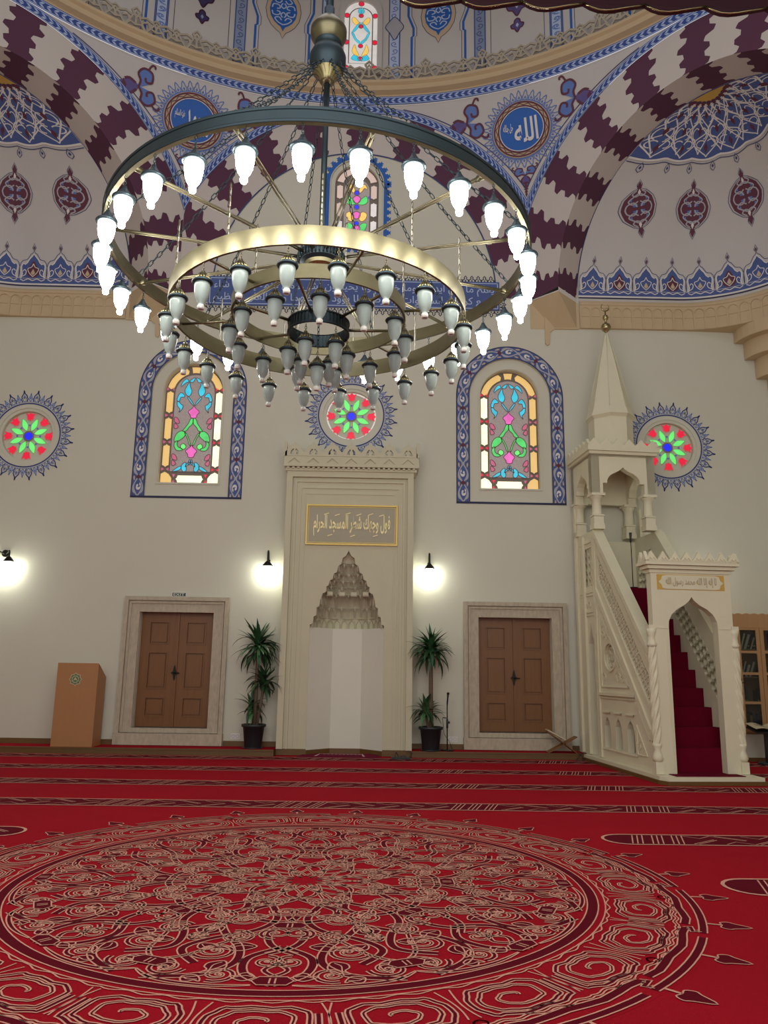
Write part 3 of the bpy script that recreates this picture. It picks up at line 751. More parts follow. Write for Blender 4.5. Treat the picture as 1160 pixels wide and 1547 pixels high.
def squinch(deg):
    b = MB(S_side(deg)); b.maxe = .12
    b.grid(lambda i, j: dome_pt(-PI / 2 + PI * i, PI / 2 * j), 128, 48, 'plaster_vault')
    b.grid(lambda i, j: dome_pt(-PI / 2 + PI * i, 0)[:2] + (9.68 + .14 * j,), 64, 1, 'plaster_vault')
    F = lambda u, v, h: dome_pt(psi_at(u), max(0, v / 3.45), h + .012)      # along the base
    b.ribbon([(LTOT * i / 80, .0) for i in range(81)], .05, 'paint_dark', F, .004)
    b.ribbon([(LTOT * i / 80, .05) for i in range(81)], .035, 'paint_white', F, .004)
    b.ribbon([(LTOT * i / 80, .145) for i in range(81)], .15, 'paint_blue', F, .002)
    n = 13; st = LTOT / n
    for k in range(n):
        c = (k + .5) * st; A = k % 2
        f = lambda x, y: (c + x, y)
        hs = st / 2
        body = [(-hs, .19), (-hs * .97, .30), (-hs * 1.0, .44), (-hs * .93, .53), (-hs * .78, .59), (-hs * .60, .60), (-hs * .46, .62), (-hs * .34, .68), (-hs * .22, .74), (-hs * .10, .76), (0, .81)]; body = body + [(-x, y) for x, y in body[:-1][::-1]]
        B1 = [f(*p) for p in body]
        b.poly(B1 + [f(hs, .18), f(-hs, .18)], F, 'paint_tan' if 0 else 'plaster_vault', .003)
        ins = [(-hs * .84, .19), (-hs * .76, .28), (-hs * .84, .38), (-hs * .86, .46), (-hs * .76, .52), (-hs * .60, .50), (-hs * .46, .54), (-hs * .32, .62), (-hs * .12, .69), (0, .74)]; ins = ins + [(-x, y) for x, y in ins[:-1][::-1]]
        b.poly([f(*p) for p in ins], F, 'paint_blue', .006)
        b.ribbon(B1, .014, 'paint_line', F, .008)
        b.ribbon([f(*p) for p in ins], .02, 'paint_white', F, .009)
        b.poly([f(*p) for p in blob([(0, .58), (.09, .44), (.16, .34), (.10, .24), (0, .20), (-.10, .24), (-.16, .34), (-.09, .44)], 3)], F, 'paint_maroon' if A else 'paint_blue', .010)
        for q in (-1, 1):
            b.ribbon([f(q * x, y) for x, y in smoothc([(0, .22), (.08, .30), (.12, .40), (.04, .44), (.0, .52)], 3)], .016, 'paint_white', F, .012)
            b.ribbon([f(q * x, y) for x, y in smoothc([(.24, .22), (.17, .26), (.15, .34), (.19, .38), (.22, .34)], 3)], .018, 'paint_white', F, .012)
            b.ribbon([f(q * x, y) for x, y in [(.0, .13), (.10, .17), (.2, .12), (.27, .16)]], .02, 'paint_white', F, .008)
        b.poly([f(*p) for p in [(0, .40), (.05, .30), (0, .25), (-.05, .30)]], F, 'paint_tan', .014)
        tip = [(0, .81), (.038, .88), (0, .99), (-.038, .88)]
        b.ribbon([f(*p) for p in tip], .013, 'paint_line', F, .008, True); b.poly([f(*p) for p in [(0, .83), (.02, .88), (0, .93), (-.02, .88)]], F, 'paint_maroon', .008)
    # almond medallions
    for psd, rt in ((-71, .28), (-35, -.12 * 0), (0, 0), (35, 0), (71, -.28)):
        p0 = math.radians(psd); e0 = math.radians(35); rc = rho(p0) * cos(e0)
        G = lambda u, v, h: dome_pt(p0 + u / rc, e0 + v / 3.2, h + .01)
        X = lambda P: xf(P, 0, 0, 1.0, rt)
        out = [(0, .62), (.05, .50), (.03, .42), (.12, .38), (.20, .30), (.27, .22), (.31, .10), (.33, 0), (.31, -.10), (.27, -.22), (.20, -.30), (.12, -.38), (.03, -.42), (.05, -.50), (0, -.62)]
        full = out + [(-x, y) for x, y in out[1:-1][::-1]]
        b.ribbon(X([(x * 1.12, y * 1.06) for x, y in full]), .012, 'paint_line', G, .004, True)
        b.poly(X([(x, y) for x, y in full]), G, 'paint_maroon', .004)
        for qx in (-1, 1):
            for qy in (-1, 1):
                for L_ in ([(0, .34), (.10, .27), (.20, .18), (.12, .10), (.02, .16)], [(.26, .0), (.22, .10), (.10, .14), (.04, .04)], [(.05, .40), (.13, .33), (.07, .27), (.0, .30)]):
                    b.ribbon(X([(qx * x, qy * y) for x, y in smoothc(L_, 4)]), .026, 'paint_grey', G, .008)
                b.poly(X([(qx * x, qy * y) for x, y in [(.03, .03), (.12, .05), (.10, .12), (.03, .10)]]), G, 'paint_mid', .006)
                b.poly(X([(qx * x, qy * y) for x, y in [(.14, .16), (.20, .20), (.13, .24)]]), G, 'paint_mid', .006)
        for qy in (-1, 1): b.poly(X([(0, qy * .44), (.03, qy * .36), (0, qy * .30), (-.03, qy * .36)]), G, 'paint_white', .009)
    # half sunburst below the arch crown
    def K(u, v, h):
        r = hyp(u, v); e = PI / 2 - r / 2.05 if 0 else PI / 2 - r / 2.35; psi = math.atan2(u, max(v, 1e-4))
        return dome_pt(psi, e, h + .012)
    RR = 1.42
    rim = []
    for k in range(61):
        a = PI * k / 60; rr = RR * (1 + .035 * abs(sin(a * 7)))
        rim.append((rr * cos(a), rr * sin(a)))
    b.poly(rim, K, 'paint_blue', .004) if 0 else b.grid(lambda i, j: K(*((lambda q: (q[0] * (.04 + .96 * j), q[1] * (.04 + .96 * j)))(rim[min(60, int(round(i * 60)))])), .004), 60, 8, 'paint_blue')
    b.ribbon(rim, .035, 'paint_white', K, .010); b.ribbon([(x * 1.045, y * 1.045) for x, y in rim], .014, 'paint_line', K, .008)
    b.grid(lambda i, j: K((.02 + .24 * j) * cos(PI * i), (.02 + .24 * j) * sin(PI * i), .012), 14, 1, 'paint_gold')
    for ring, (n_, r_, s_, mcol) in enumerate(((9, .30, .10, 'paint_maroon'), (7, .60, .08, 'paint_maroon'), (8, .92, .09, 'paint_maroon'), (7, 1.25, .09, 'paint_maroon'))):
        for k in range(n_):
            a = PI * (k + .5) / n_; c0 = (r_ * cos(a), r_ * sin(a))
            b.poly(xf([(-s_, 0), (0, s_ * .5), (s_ * 1.2, 0), (0, -s_ * .5)], c0[0], c0[1], 1, a), K, mcol, .012)
    for n_, r0, r1 in ((9, .26, .62), (7, .42, .98), (8, .66, 1.36), (7, .98, 1.42)):
        for k in range(n_):
            a = PI * (k + .5) / n_; da = PI / n_ / 2 * .95
            for q in (-1, 1):
                L_ = [(r0 + (r1 - r0) * t, a + q * da * sin(PI * min(1, t * 1.05)) * (1 + .25 * sin(6 * t))) for t in [i / 12 for i in range(13)]]
                b.ribbon([(r * cos(t), r * sin(t)) for r, t in L_], .022, 'paint_white', K, .010)
                L_ = [(r0 + (r1 - r0) * (.45 + .16 * cos(t)), a + q * da * (.45 + .4 * sin(t))) for t in [i * .5 for i in range(9)]]
                b.ribbon([(r * cos(t), r * sin(t)) for r, t in L_], .02, 'paint_white', K, .011)
    for k in range(9):
        a = PI * (k + .5) / 9; c0 = (1.58 * cos(a), 1.58 * sin(a))
        b.ribbon(xf([(-.07, 0), (0, .05), (.05, .055), (.10, 0), (.05, -.055), (0, -.05)], c0[0], c0[1], 1, a), .014, 'paint_line', K, .008, True)
        b.poly(xf([(-.02, 0), (.02, .025), (.05, 0), (.02, -.025)], c0[0], c0[1], 1, a), K, 'paint_line', .008)
    cpart(b, 'squinch_vault')
squinch(45); squinch(-45)

# cornices below the half domes, following their curved foot
def cornice(deg, name):
    b = MB(S_side(deg))
    def base(L, off):
        p = dome_pt(psi_at(L), 0); q = dome_pt(psi_at(L), 0, off + 1e-6)
        ps = psi_at(L); r = rho(ps) - off
        return (r * sin(ps), .752 + r * cos(ps))
    def strip(z0, z1, o0, o1, m): b.grid(lambda i, j: base(LTOT * i, o0 + (o1 - o0) * j) + (z0 + (z1 - z0) * j,), 64, 1, m)
    strip(9.74, 9.68, .012, .05, 'beige_stone'); strip(9.68, 9.64, .05, .05, 'beige_stone'); strip(9.64, 9.62, .05, .03, 'beige_stone'); strip(9.62, 9.08, .03, .03, 'beige_stone'); strip(9.08, 9.06, .03, -.3, 'beige_stone')
    n = 34; st = LTOT / n
    F = lambda u, v, h: base(u, .03 + h) + (v,)
    for k in range(n):
        c = (k + .5) * st
        b.ribbon([(c - st * .46, 9.09), (c - st * .46, 9.46)] + [(c - st * .46 * cos(PI * i / 8), 9.46 + .12 * sin(PI * i / 8)) for i in range(1, 8)] + [(c + st * .46, 9.46), (c + st * .46, 9.09)], .02, 'beige_stone', F, .022, False, .022)
    b.ribbon([(LTOT * i / 60, 9.10) for i in range(61)], .03, 'beige_stone', F, .015, False, .015)
    b.ribbon([(LTOT * i / 60, 9.36) for i in range(61)], .008, 'beige_stone', F, .012, False, .012)
    # bracket end on the wall towards the centre and stepped corbel in the corner
    for s in (-1, 1):
        for x0, x1, z0, z1, y in ((0, .30, 9.06, 9.68, .03), (.30, .50, 9.2, 9.68, .03), (.5, .62, 9.45, 9.68, .03)):
            pass
    for k, (r_, z0, z1) in enumerate(((1.0, 8.80, 9.08), (.80, 8.42, 8.80), (.58, 7.98, 8.42), (.34, 7.5, 7.98))):
        cx_ = hyp(ROOM, ROOM) - ROOM - .015             # corner distance from the side plane, along the diagonal
        P_ = [(0, cx_)] + [(0 + r_ * sin(t), cx_ - r_ * cos(t)) for t in [-A45 + 2 * A45 * i / 10 for i in range(11)]]
        bot = [b.v((x, y, z0)) for x, y in P_]; top = [b.v((x, y, z1)) for x, y in P_]
        for i in range(len(P_)):
            j = (i + 1) % len(P_); b.f((bot[i], bot[j], top[j], top[i]), 'beige_stone')
        b.f(bot[::-1], 'beige_stone'); b.f(top, 'beige_stone')
    b.obj(name, **ST)
cornice(45, 'trim_3'); cornice(-45, 'trim_4')
# cornice stub ends on the back wall
for nm, s in (('trim_5', -1), ('trim_6', 1)):
    b = MB(); F = lambda u, v, h: (s * u, -h, v)
    P_ = [(4.98, 9.06), (4.98, 9.68), (4.0, 9.68), (4.04, 9.60), (4.17, 9.56), (4.22, 9.3), (4.21, 8.72), (4.25, 8.66), (4.31, 8.70), (4.33, 8.98), (4.43, 9.06)]
    b.poly(P_, F, 'beige_stone', .03, .03); b.obj(nm, **ST)

# ring, ledge, pierced parapet, drum and dome
b = MB(); RR = ROOM
C3 = lambda r, z: (lambda i, j: None)
def cyl(b, prof, m, n=160, uv=None, sm=True):
    for k in range(len(prof) - 1):
        (r0, z0), (r1, z1) = prof[k], prof[k + 1]
        b.grid(lambda i, j: ((r0 + (r1 - r0) * j) * sin(2 * PI * i), -ROOM + (r0 + (r1 - r0) * j) * cos(2 * PI * i), z0 + (z1 - z0) * j), n, 1, m, uv)
cyl(b, [(9.40, 14.56), (9.40, 14.59)], 'paint_white'); cyl(b, [(9.39, 14.59), (9.39, 14.81)], 'braid', uv=lambda i, j: (i * 2 * PI * 9.4 / .2, j))
cyl(b, [(9.40, 14.81), (9.40, 14.86), (9.28, 14.90), (9.28, 15.02), (9.22, 15.06), (9.22, 15.13), (9.5, 15.14)], 'beige_stone')
cpart(b, 'ring_cornice')
DR = 9.5
FD = lambda u, v, h: ((DR - h) * sin(u / DR), -ROOM + (DR - h) * cos(u / DR), v)
b = MB()
cyl(b, [(DR, 15.1), (DR, 19.6)], 'plaster_vault', 160)
prof = [(DR * cos(t), 19.6 + 6.5 * sin(t)) for t in [PI / 2 * i / 14 for i in range(15)]]
cyl(b, prof, 'plaster_vault', 96)
b.maxe = .3; dg = lambda a: math.radians(a) * DR
def strip_v(a, z0, z1, wd, m, h=.006): b.ribbon([(dg(a), z0), (dg(a), z1)], wd, m, FD, h)
for sec in (-45, 0, 45):
    for s in (-1, 1):
        A = lambda a: sec + s * a
        # scroll strip beside the window
        for a_ in (4.9, 17.2, 28.0 if sec == 0 else 27.8):
            strip_v(A(a_), 15.15, 19, .22, 'paint_light', .004)
            strip_v(A(a_ + .75), 15.15, 19, .03, 'paint_blue'); strip_v(A(a_ - .78), 15.15, 19, .02, 'paint_line')
            u0 = dg(A(a_))
            for k in range(13):
                z = 15.45 + k * .2; q = 1 if k % 2 else -1
                b.ribbon([(u0 + q * x, z + y) for x, y in smoothc([(-.06, 0), (.04, .03), (.07, .10), (0, .13), (-.03, .08), (.01, .06)], 3)], .02, 'paint_mid', FD, .008)
        # keyhole-outlined medallion panel
        for a_ in (7.4, 15.1):
            o = dg(1.0) * (1 if a_ < 10 else -1) * s
            L_ = [(dg(A(a_)), 15.2), (dg(A(a_)), 16.5), (dg(A(a_)) + o * .25, 16.53), (dg(A(a_)) + o * .25, 16.75), (dg(A(a_)) - o * .5, 17.1), (dg(A(a_)) - o * .5, 19)]
            b.ribbon(L_, .055, 'paint_royal', FD, .006)
            b.ribbon([(x + .08 * (1 if o > 0 else -1), z) for x, z in L_], .014, 'paint_line', FD, .006)
        u0, z0 = dg(A(11.25)), 17.05
        out = [(0, -.78), (.07, -.62), (.16, -.56), (.28, -.44), (.38, -.25), (.42, 0), (.38, .25), (.28, .44), (.16, .56), (.07, .62), (0, .78)]
        full = out + [(-x, y) for x, y in out[1:-1][::-1]]
        b.poly([(u0 + x, z0 + y) for x, y in full], FD, 'paint_tan', .005); b.ribbon([(u0 + x, z0 + y) for x, y in full], .014, 'paint_line', FD, .007, True)
        b.poly([(u0 + x * .78, z0 + y * .74) for x, y in full], FD, 'paint_royal', .008)
        for qx in (-1, 1):
            for qy in (-1, 1):
                for L_ in ([(0, .40), (.12, .34), (.20, .24), (.10, .20), (.04, .28)], [(.27, .04), (.24, .14), (.12, .14), (.08, .06), (.16, .03)], [(0, .05), (.06, .12), (.02, .2)]):
                    b.ribbon([(u0 + qx * x, z0 + qy * y) for x, y in smoothc(L_, 3)], .03, 'paint_light', FD, .012)
        # rectangular panel with small maroon pendant (shared by neighbouring sectors)
        if s > 0 or sec == 0:
            a0 = A(22.5); u0 = dg(a0)
            b.ribbon([(u0 - .62, 19), (u0 - .62, 15.55), (u0 + .62, 15.55), (u0 + .62, 19)], .014, 'paint_line', FD, .006)
            for zz, sc in ((16.85, 1.0), (16.30, .62)):
                b.poly([(u0 + x * sc, zz + y * sc) for x, y in blob([(0, .30), (.10, .22), (.12, .10), (.24, .04), (.20, -.10), (.10, -.14), (0, -.30), (-.10, -.14), (-.20, -.10), (-.24, .04), (-.12, .10), (-.10, .22)], 3)], FD, 'paint_purple', .006)
                b.ribbon([(u0 + x * sc, zz + y * sc) for x, y in blob([(0, .30), (.10, .22), (.12, .10), (.24, .04), (.20, -.10), (.10, -.14), (0, -.30), (-.10, -.14), (-.20, -.10), (-.24, .04), (-.12, .10), (-.10, .22)], 3)], .03, 'paint_maroon', FD, .010, True)
                b.poly([(u0 + x * sc, zz + y * sc) for x, y in [(0, .1), (.06, 0), (0, -.1), (-.06, 0)]], FD, 'paint_light', .012)
    # leaf crest beside the window head
    for s in (-1, 1):
        u0 = dg(sec + s * 4.9)
        b.poly([(u0 + x, 16.75 + y) for x, y in blob([(0, .34), (.14, .2), (.22, .05), (.12, -.1), (0, -.3), (-.12, -.1), (-.22, .05), (-.14, .2)], 3)], FD, 'paint_grey', .010)
        b.ribbon([(u0 + x, 16.75 + y) for x, y in blob([(0, .34), (.14, .2), (.22, .05), (.12, -.1), (0, -.3), (-.12, -.1), (-.22, .05), (-.14, .2)], 3)], .02, 'paint_line', FD, .012, True)
cpart(b, 'drum')
b = MB(); FP = lambda u, v, h: ((9.25 - h) * sin(u / 9.25), -ROOM + (9.25 - h) * cos(u / 9.25), v)
n = 132; st = 2 * PI * 9.25 / n
for k in range(n):
    u = k * st
    if abs((u + 14.5) % (2 * PI * 9.25) - 14.5) > 12.5 and 0: continue
    hgt = .34 if k % 3 else .46
    for L_ in ([(0, 0), (st * .5, hgt * .95), (st, 0)], [(0, 0), (st * .22, .14), (st * .5, .10), (st * .78, .14), (st, 0)], [(st * .5, .10), (st * .5, hgt * .6)], [(st * .22, .14), (st * .10, .26), (-st * .15, .22)], [(-st * .3, .30), (0, .36), (st * .3, .30)], [(st * .5, hgt * .6), (st * .3, hgt * .95), (st * .5, hgt * 1.15), (st * .7, hgt * .95), (st * .5, hgt * .6)]):
        b.ribbon([(u + x, 15.13 + y) for x, y in L_], .05, 'parapet_stone', FP, .0, False, .03)
cpart(b, 'pierced_parapet')

def drum_window(deg, n):
    a0 = math.radians(deg); rd = DR
    w = empty('window_%d' % n, (DR * sin(a0), -ROOM + DR * cos(a0), 15.6), **ST)
    L = lambda u, v, h: ((DR - h - .03) * sin(a0 + u / DR), -ROOM + (DR - h - .03) * cos(a0 + u / DR), v)
    fr = MB(); fr.plate(arch_outline(0, .52, 15.45, 17.15), [arch_outline(0, .40, 15.58, 17.10)], L, 'plaster_vault', .06, 0); fr.obj('window_frame', w)
    g = MB(); g.poly(arch_outline(0, .41, 15.57, 17.10), L, 'pane_white', .004)
    g.poly(arch_outline(0, .27, 15.78, 17.05, 12), L, 'pane_violet', .008); g.ribbon(arch_outline(0, .28, 15.77, 17.05, 12), .025, 'lead', L, .012, True)
    for x, z in ((-.34, 15.65), (.34, 15.65), (-.34, 16.35), (.34, 16.35), (-.34, 17.1), (.34, 17.1), (0, 17.44)): pane(g, circle(x, z, .065, 12), L, 'pane_red', .014)
    for z in (15.9, 16.25, 16.8, 17.1): pane(g, circle(0, z, .055, 10), L, 'pane_red', .016)
    for s in (-1, 1):
        for i, (pts, m) in enumerate([([(0, 15.85), (.12, 16.02), (.22, 15.9), (.12, 15.84)], 'pane_cyan'), ([(.03, 15.98), (.10, 16.15), (.14, 16.3), (.20, 16.1), (.12, 15.98)], 'pane_gold'),
                                      ([(.02, 16.30), (.14, 16.42), (.22, 16.60), (.17, 16.60), (.10, 16.45), (.02, 16.38)], 'pane_cyan'), ([(.22, 16.62), (.12, 16.80), (.02, 16.92), (.03, 16.82), (.14, 16.66)], 'pane_cyan'),
                                      ([(.04, 16.9), (.16, 17.05), (.22, 17.0), (.18, 16.88), (.10, 16.84)], 'pane_gold'), ([(.01, 17.15), (.08, 17.22), (.02, 17.34)], 'pane_cyan')]):
            pane(g, [(s * x, z) for x, z in blob(pts, 3)], L, m, .016, 'lead', .008)
    g.obj('stained_glass', w)
drum_window(0, 7)
# ================================================================ carpet
cp = MB(); MC = (0.04, -9.44)
CF = lambda u, v, h: (u, v, .012 + h)
X0, X1 = -9.3, 9.3
cp.f([cp.v(p) for p in ((X0, -18.5, .012), (X1, -18.5, .012), (X1, -.615, .012), (X0, -.615, .012))], 'carpet_red')
cp.f([cp.v(p) for p in ((-1.28, -.615, .012), (1.31, -.615, .012), (1.31, -.345, .012), (-1.28, -.345, .012))], 'carpet_red')
cp.f([cp.v(p) for p in ((1.31, -.615, .012), (X1, -.615, .012), (X1, -.03, .012), (1.31, -.03, .012))], 'carpet_red')
for s in ((X0, X1, -18.52, -18.5),): cp.b2(s[0], s[1], s[2], s[3], -.02, .012, 'carpet_red')
def row(yc, xa, xb, ends=True):
    w_ = .235
    if xa is None: pts = None
    P_ = []
    P_ += [(xb, yc - w_), (xb, yc + w_)] if xb > 9 else arc(xb - w_ * 1.3, yc, w_, -PI / 2, PI / 2, 10)
    P_ += [(xa, yc + w_), (xa, yc - w_)] if xa < -9 else arc(xa + w_ * 1.3, yc, w_, PI / 2, 3 * PI / 2, 10)
    cp.poly(P_, CF, 'carpet_dark', .003); cp.ribbon(P_, .03, 'carpet_cream', CF, .005, True)
    x = xa + .3; k = 0; rnd = random.Random(int(yc * 10))
    while x < xb - .35:
        q = k % 8
        if q < 3:
            for t in range(3): cp.ribbon([(x + t * .05, yc - w_ * .85), (x + t * .05 + .12, yc + w_ * .85)], .012, 'carpet_cream', CF, .005)
            x += .20
        else:
            s = 1 if (k % 2) else -1
            cp.ribbon([(x, yc - s * w_ * .8), (x + .28, yc + s * w_ * .1)], .012, 'carpet_cream', CF, .005)
            cp.ribbon([(x + .05, yc - s * w_ * .8), (x + .30, yc + s * w_ * .0)], .012, 'carpet_cream', CF, .005)
            cp.ribbon([(x + .02, yc + s * w_ * .8), (x + .16, yc + s * w_ * .3), (x + .30, yc + s * w_ * .8)], .012, 'carpet_cream', CF, .005)
            x += .30
        k += 1
for yc in (-.98, -2.58, -4.25, -5.98): row(yc, -9.3, 9.3)
for yc, d in ((-7.75, 2.78), (-9.47, 3.22), (-11.2, 2.78)):
    row(yc, d, 9.3); row(yc, -9.3, -d)
for yc in (-12.9, -14.6, -16.3): row(yc, -9.3, 9.3)
# ---- the medallion
def PM(r, a, rot=0.0): return (MC[0] + r * sin(a + rot), MC[1] - r * cos(a + rot))
CR, LW = 'carpet_cream', .0095
def mband(pts, wd, closed=False, fill=True):       # dark strap between two cream lines
    n = len(pts); W = wd if isinstance(wd, list) else [wd] * n
    if fill: cp.ribbon(pts, W, 'carpet_dark', CF, .003, closed)
    for s in (-1, 1):
        L_ = []
        for i in range(n):
            a = pts[(i - 1) % n] if (closed or i > 0) else pts[i]; c = pts[(i + 1) % n] if (closed or i < n - 1) else pts[i]
            tx, ty = c[0] - a[0], c[1] - a[1]; l = hyp(tx, ty) or 1e-9
            L_.append((pts[i][0] - s * ty / l * W[i] / 2, pts[i][1] + s * tx / l * W[i] / 2))
        cp.ribbon(L_, LW, CR, CF, .005, closed)
def cc(r, n=120): return [PM(r, 2 * PI * k / n) for k in range(n)]
cp.poly([PM(2.9, 2 * PI * k / 90) for k in range(90)], CF, 'carpet_red', .001)
mband(cc(2.15), .075, True); cp.ribbon(cc(2.235), LW, CR, CF, .005, True)
# outer key border
for k in range(16):
    a0 = 2 * PI * k / 16 + .02; da = 2 * PI / 16
    A_ = [PM(2.74 + .012 * sin(t * PI * 4), a0 + da * (.04 + .92 * t)) for t in [i / 8 for i in range(9)]]
    mband(A_, .055)
    A_ = [PM(2.85, a0 + da * (-.10 + .92 * t)) for t in [i / 8 for i in range(9)]]
    mband(A_, .05)
    mband([PM(2.74, a0 + da * .96), PM(2.77, a0 + da * .99), PM(2.79, a0 + da * .90), PM(2.83, a0 + da * .93)], .035)
for k in range(28):
    a = 2 * PI * (k + .5) / 28
    T = lambda x, y: PM(2.88 + x, a + y / 2.9)
    cp.ribbon([T(0, 0), T(.09, 0)], LW * 2.2, CR, CF, .005)
    sp = blob([(.08, .05), (.09, .0), (.08, -.05), (.13, -.075), (.17, -.05), (.27, 0), (.17, .05), (.13, .075)], 3)
    cp.poly([T(*p) for p in sp], CF, 'carpet_dark', .003); cp.ribbon([T(*p) for p in sp], LW, CR, CF, .005, True)
# collar of cloud scrolls
NU = 24
for k in range(NU):
    a = 2 * PI * k / NU; sgn_ = 1 if k % 2 else -1
    T = lambda x, y: PM(2.475 + x, a + sgn_ * y / 2.47)
    HW = PI * 2.47 / NU
    L_ = []; W2 = []
    for i in range(110):                          # long tailed scroll, mirrored in pairs
        t = i / 109; th = -1.9 + 2 * PI * 3.0 * t; rr = .315 * (1 - t) ** .85 + .022
        x = rr * cos(th) * (1 + .05 * cos(5 * th)); y = rr * sin(th) * 1.12 * (1 + .05 * sin(5 * th))
        x = .20 * math.tanh(x * .85 / .20) + .012 * sin(10 * th) * (1 - t)
        L_.append(T(x, HW * math.tanh(y * 1.12 / HW))); W2.append(.030 * (1 - .5 * t))
    mband(L_, W2)
    for q in range(2):
        L_ = [T(.222 - .02 * q + .010 * cos(14 * y / HW), y) for y in [HW * (-1 + 2 * i / 24) for i in range(25)]]
        cp.ribbon(L_, LW, CR, CF, .005)
    L_ = [T(-.222 + .012 * cos(9 * y / HW + 1), y) for y in [HW * (-1 + 2 * i / 18) for i in range(19)]]
    cp.ribbon(L_, LW, CR, CF, .005)
    for q in (-1, 1):
        L_ = [T(x, HW * (.86 if q > 0 else -.92) + q * .03 * cos(8 * x)) for x in [-.20 + .34 * i / 12 for i in range(13)]]
        cp.ribbon(L_, LW, CR, CF, .005)
    sp = blob([(.16, .0), (.19, .035), (.235, .0), (.19, -.035)], 3)
    cp.ribbon([T(x - .0, y + HW) for x, y in sp], LW, CR, CF, .006, True)
# arabesque of the field, eightfold with mirror symmetry
def field(NS, drawlist, phase=0.0):
    for k in range(NS):
        for s in (-1, 1):
            for f in drawlist: f(lambda r, a: PM(r, phase + 2 * PI * k / NS + s * math.radians(a)))
def strap(pts, wd, taper=False, k=6):
    def f(T):
        P_ = smoothc(pts, k); n = len(P_)
        W = [wd * (1 - .75 * abs(2 * i / (n - 1) - 1) ** 2) if taper else wd for i in range(n)]
        mband([T(*p) for p in P_], W)
    return f
def spiral(r, a, R, turns, d=1, st=0.0, wd=.03, fill=True):
    def f(T):
        n = int(16 * turns); L_ = []; W = []
        for i in range(n + 1):
            t = i / n; rr = R * (1 - .86 * t); th = math.radians(st) + d * 2 * PI * turns * t
            x, y = rr * cos(th), rr * sin(th)
            L_.append(T(r + x, a + math.degrees(y / max(r, .15)))); W.append(wd * (1 - .6 * t))
        mband(L_, W, fill=fill)
        cp.ribbon([T(r + .14 * R * cos(j * PI / 4), a + math.degrees(.14 * R * sin(j * PI / 4) / max(r, .15))) for j in range(8)], LW, CR, CF, .006, True)
    return f
def leafm(r, a, L, Wd, rot, split=True):
    def f(T):
        c, s = cos(math.radians(rot)), sin(math.radians(rot))
        shape = [(0, 0), (L * .25, Wd * .55), (L * .55, Wd * .5), (L * .72, Wd * .18), (L, Wd * .25), (L * .85, -Wd * .15), (L * .5, -Wd * .5), (L * .2, -Wd * .35)]
        P_ = [T(r + x * c - y * s, a + math.degrees((x * s + y * c) / max(r, .15))) for x, y in blob(shape, 4)]
        cp.poly(P_, CF, 'carpet_dark', .0035); cp.ribbon(P_, LW, CR, CF, .006, True)
        I_ = [T(r + x * c - y * s, a + math.degrees((x * s + y * c) / max(r, .15))) for x, y in smoothc([(L * .1, .0), (L * .35, Wd * .2), (L * .6, Wd * .1), (L * .8, 0)], 3)]
        cp.ribbon(I_, LW * .8, CR, CF, .006)
    return f
field(8, [
    strap([(0.10, 22), (.18, 20), (.30, 4), (.42, -2)], .02),
    strap([(.30, 22.5), (.42, 14), (.50, 0)], .03),
    strap([(.42, -6), (.60, 10), (.80, 20), (.98, 14), (1.02, 2), (.90, -2)], .05),
    strap([(.55, 22.5), (.72, 12), (.95, 6), (1.18, 9), (1.40, 18), (1.62, 21), (1.80, 15)], .05),
    strap([(1.00, -1), (1.20, 5), (1.45, 3), (1.60, -3)], .045),
    strap([(1.10, 24), (1.30, 17), (1.50, 10), (1.75, 8), (1.95, 12), (2.06, 20)], .05),
    strap([(1.48, 0), (1.66, 6), (1.90, 5), (2.04, 0)], .05),
    strap([(1.98, 22.5), (2.06, 18), (2.08, 10), (2.05, 3)], .03, True),
    strap([(.14, 0), (.24, 12), (.36, 22)], .02),
    spiral(.62, 16, .11, 1.7, 1, 40), spiral(.80, 4, .10, 1.6, -1, 90), spiral(1.02, 17, .12, 1.8, -1, 200),
    spiral(1.24, 3, .11, 1.6, 1, 0), spiral(1.34, 13, .11, 1.8, 1, 150), spiral(1.60, 14, .13, 1.9, -1, 60),
    spiral(1.72, 2.2, .09, 1.4, 1, 180), spiral(1.90, 18.5, .11, 1.7, 1, 270), spiral(1.93, 9, .10, 1.6, -1, 20), spiral(1.40, 22, .07, 1.3, 1, 0),
    leafm(.50, 8, .16, .09, 30), leafm(.92, 10, .20, .11, 60), 
    leafm(1.20, 20, .20, .11, 20), leafm(1.48, 6, .22, .12, 70), leafm(1.52, 19, .18, .10, -70), leafm(1.74, 10, .20, .11, 10), leafm(1.78, 21, .20, .12, -30),
    leafm(1.94, 3, .13, .10, 80), leafm(2.0, 14, .12, .09, -80), 
])
field(8, [
    strap([(.20, 22.5), (.60, 19), (.85, 25)], .02), strap([(.86, 8), (1.08, 20), (1.30, 22.5)], .025),
    strap([(1.26, 8), (1.44, 14), (1.70, 18), (1.84, 22.5)], .025), strap([(1.70, -2), (1.84, 2), (1.98, -2)], .03),
], 0)
for k in range(8):                               # small clasps
    for r_, a_ in ((1.86, 22.5), (1.10, 0), (2.0, 0)):
        a = 2 * PI * k / 8 + math.radians(a_)
        P_ = [PM(r_ + .055 * sy * 1.0, a + .075 * sx / r_) for sx, sy in ((-1, -1), (1, -1), (1.5, 0), (1, 1), (-1, 1), (-1.5, 0))]
        cp.poly(P_, CF, 'carpet_dark', .007); cp.ribbon(P_, LW, CR, CF, .009, True)
        for dx in (-.3, .3): cp.ribbon([PM(r_ - .035, a + .05 * dx / r_), PM(r_ + .035, a + .05 * dx / r_)], LW, CR, CF, .009)
cp.obj('patterned_carpet', label='red wall to wall carpet with a huge round arabesque medallion and prayer row bands', category='carpet')

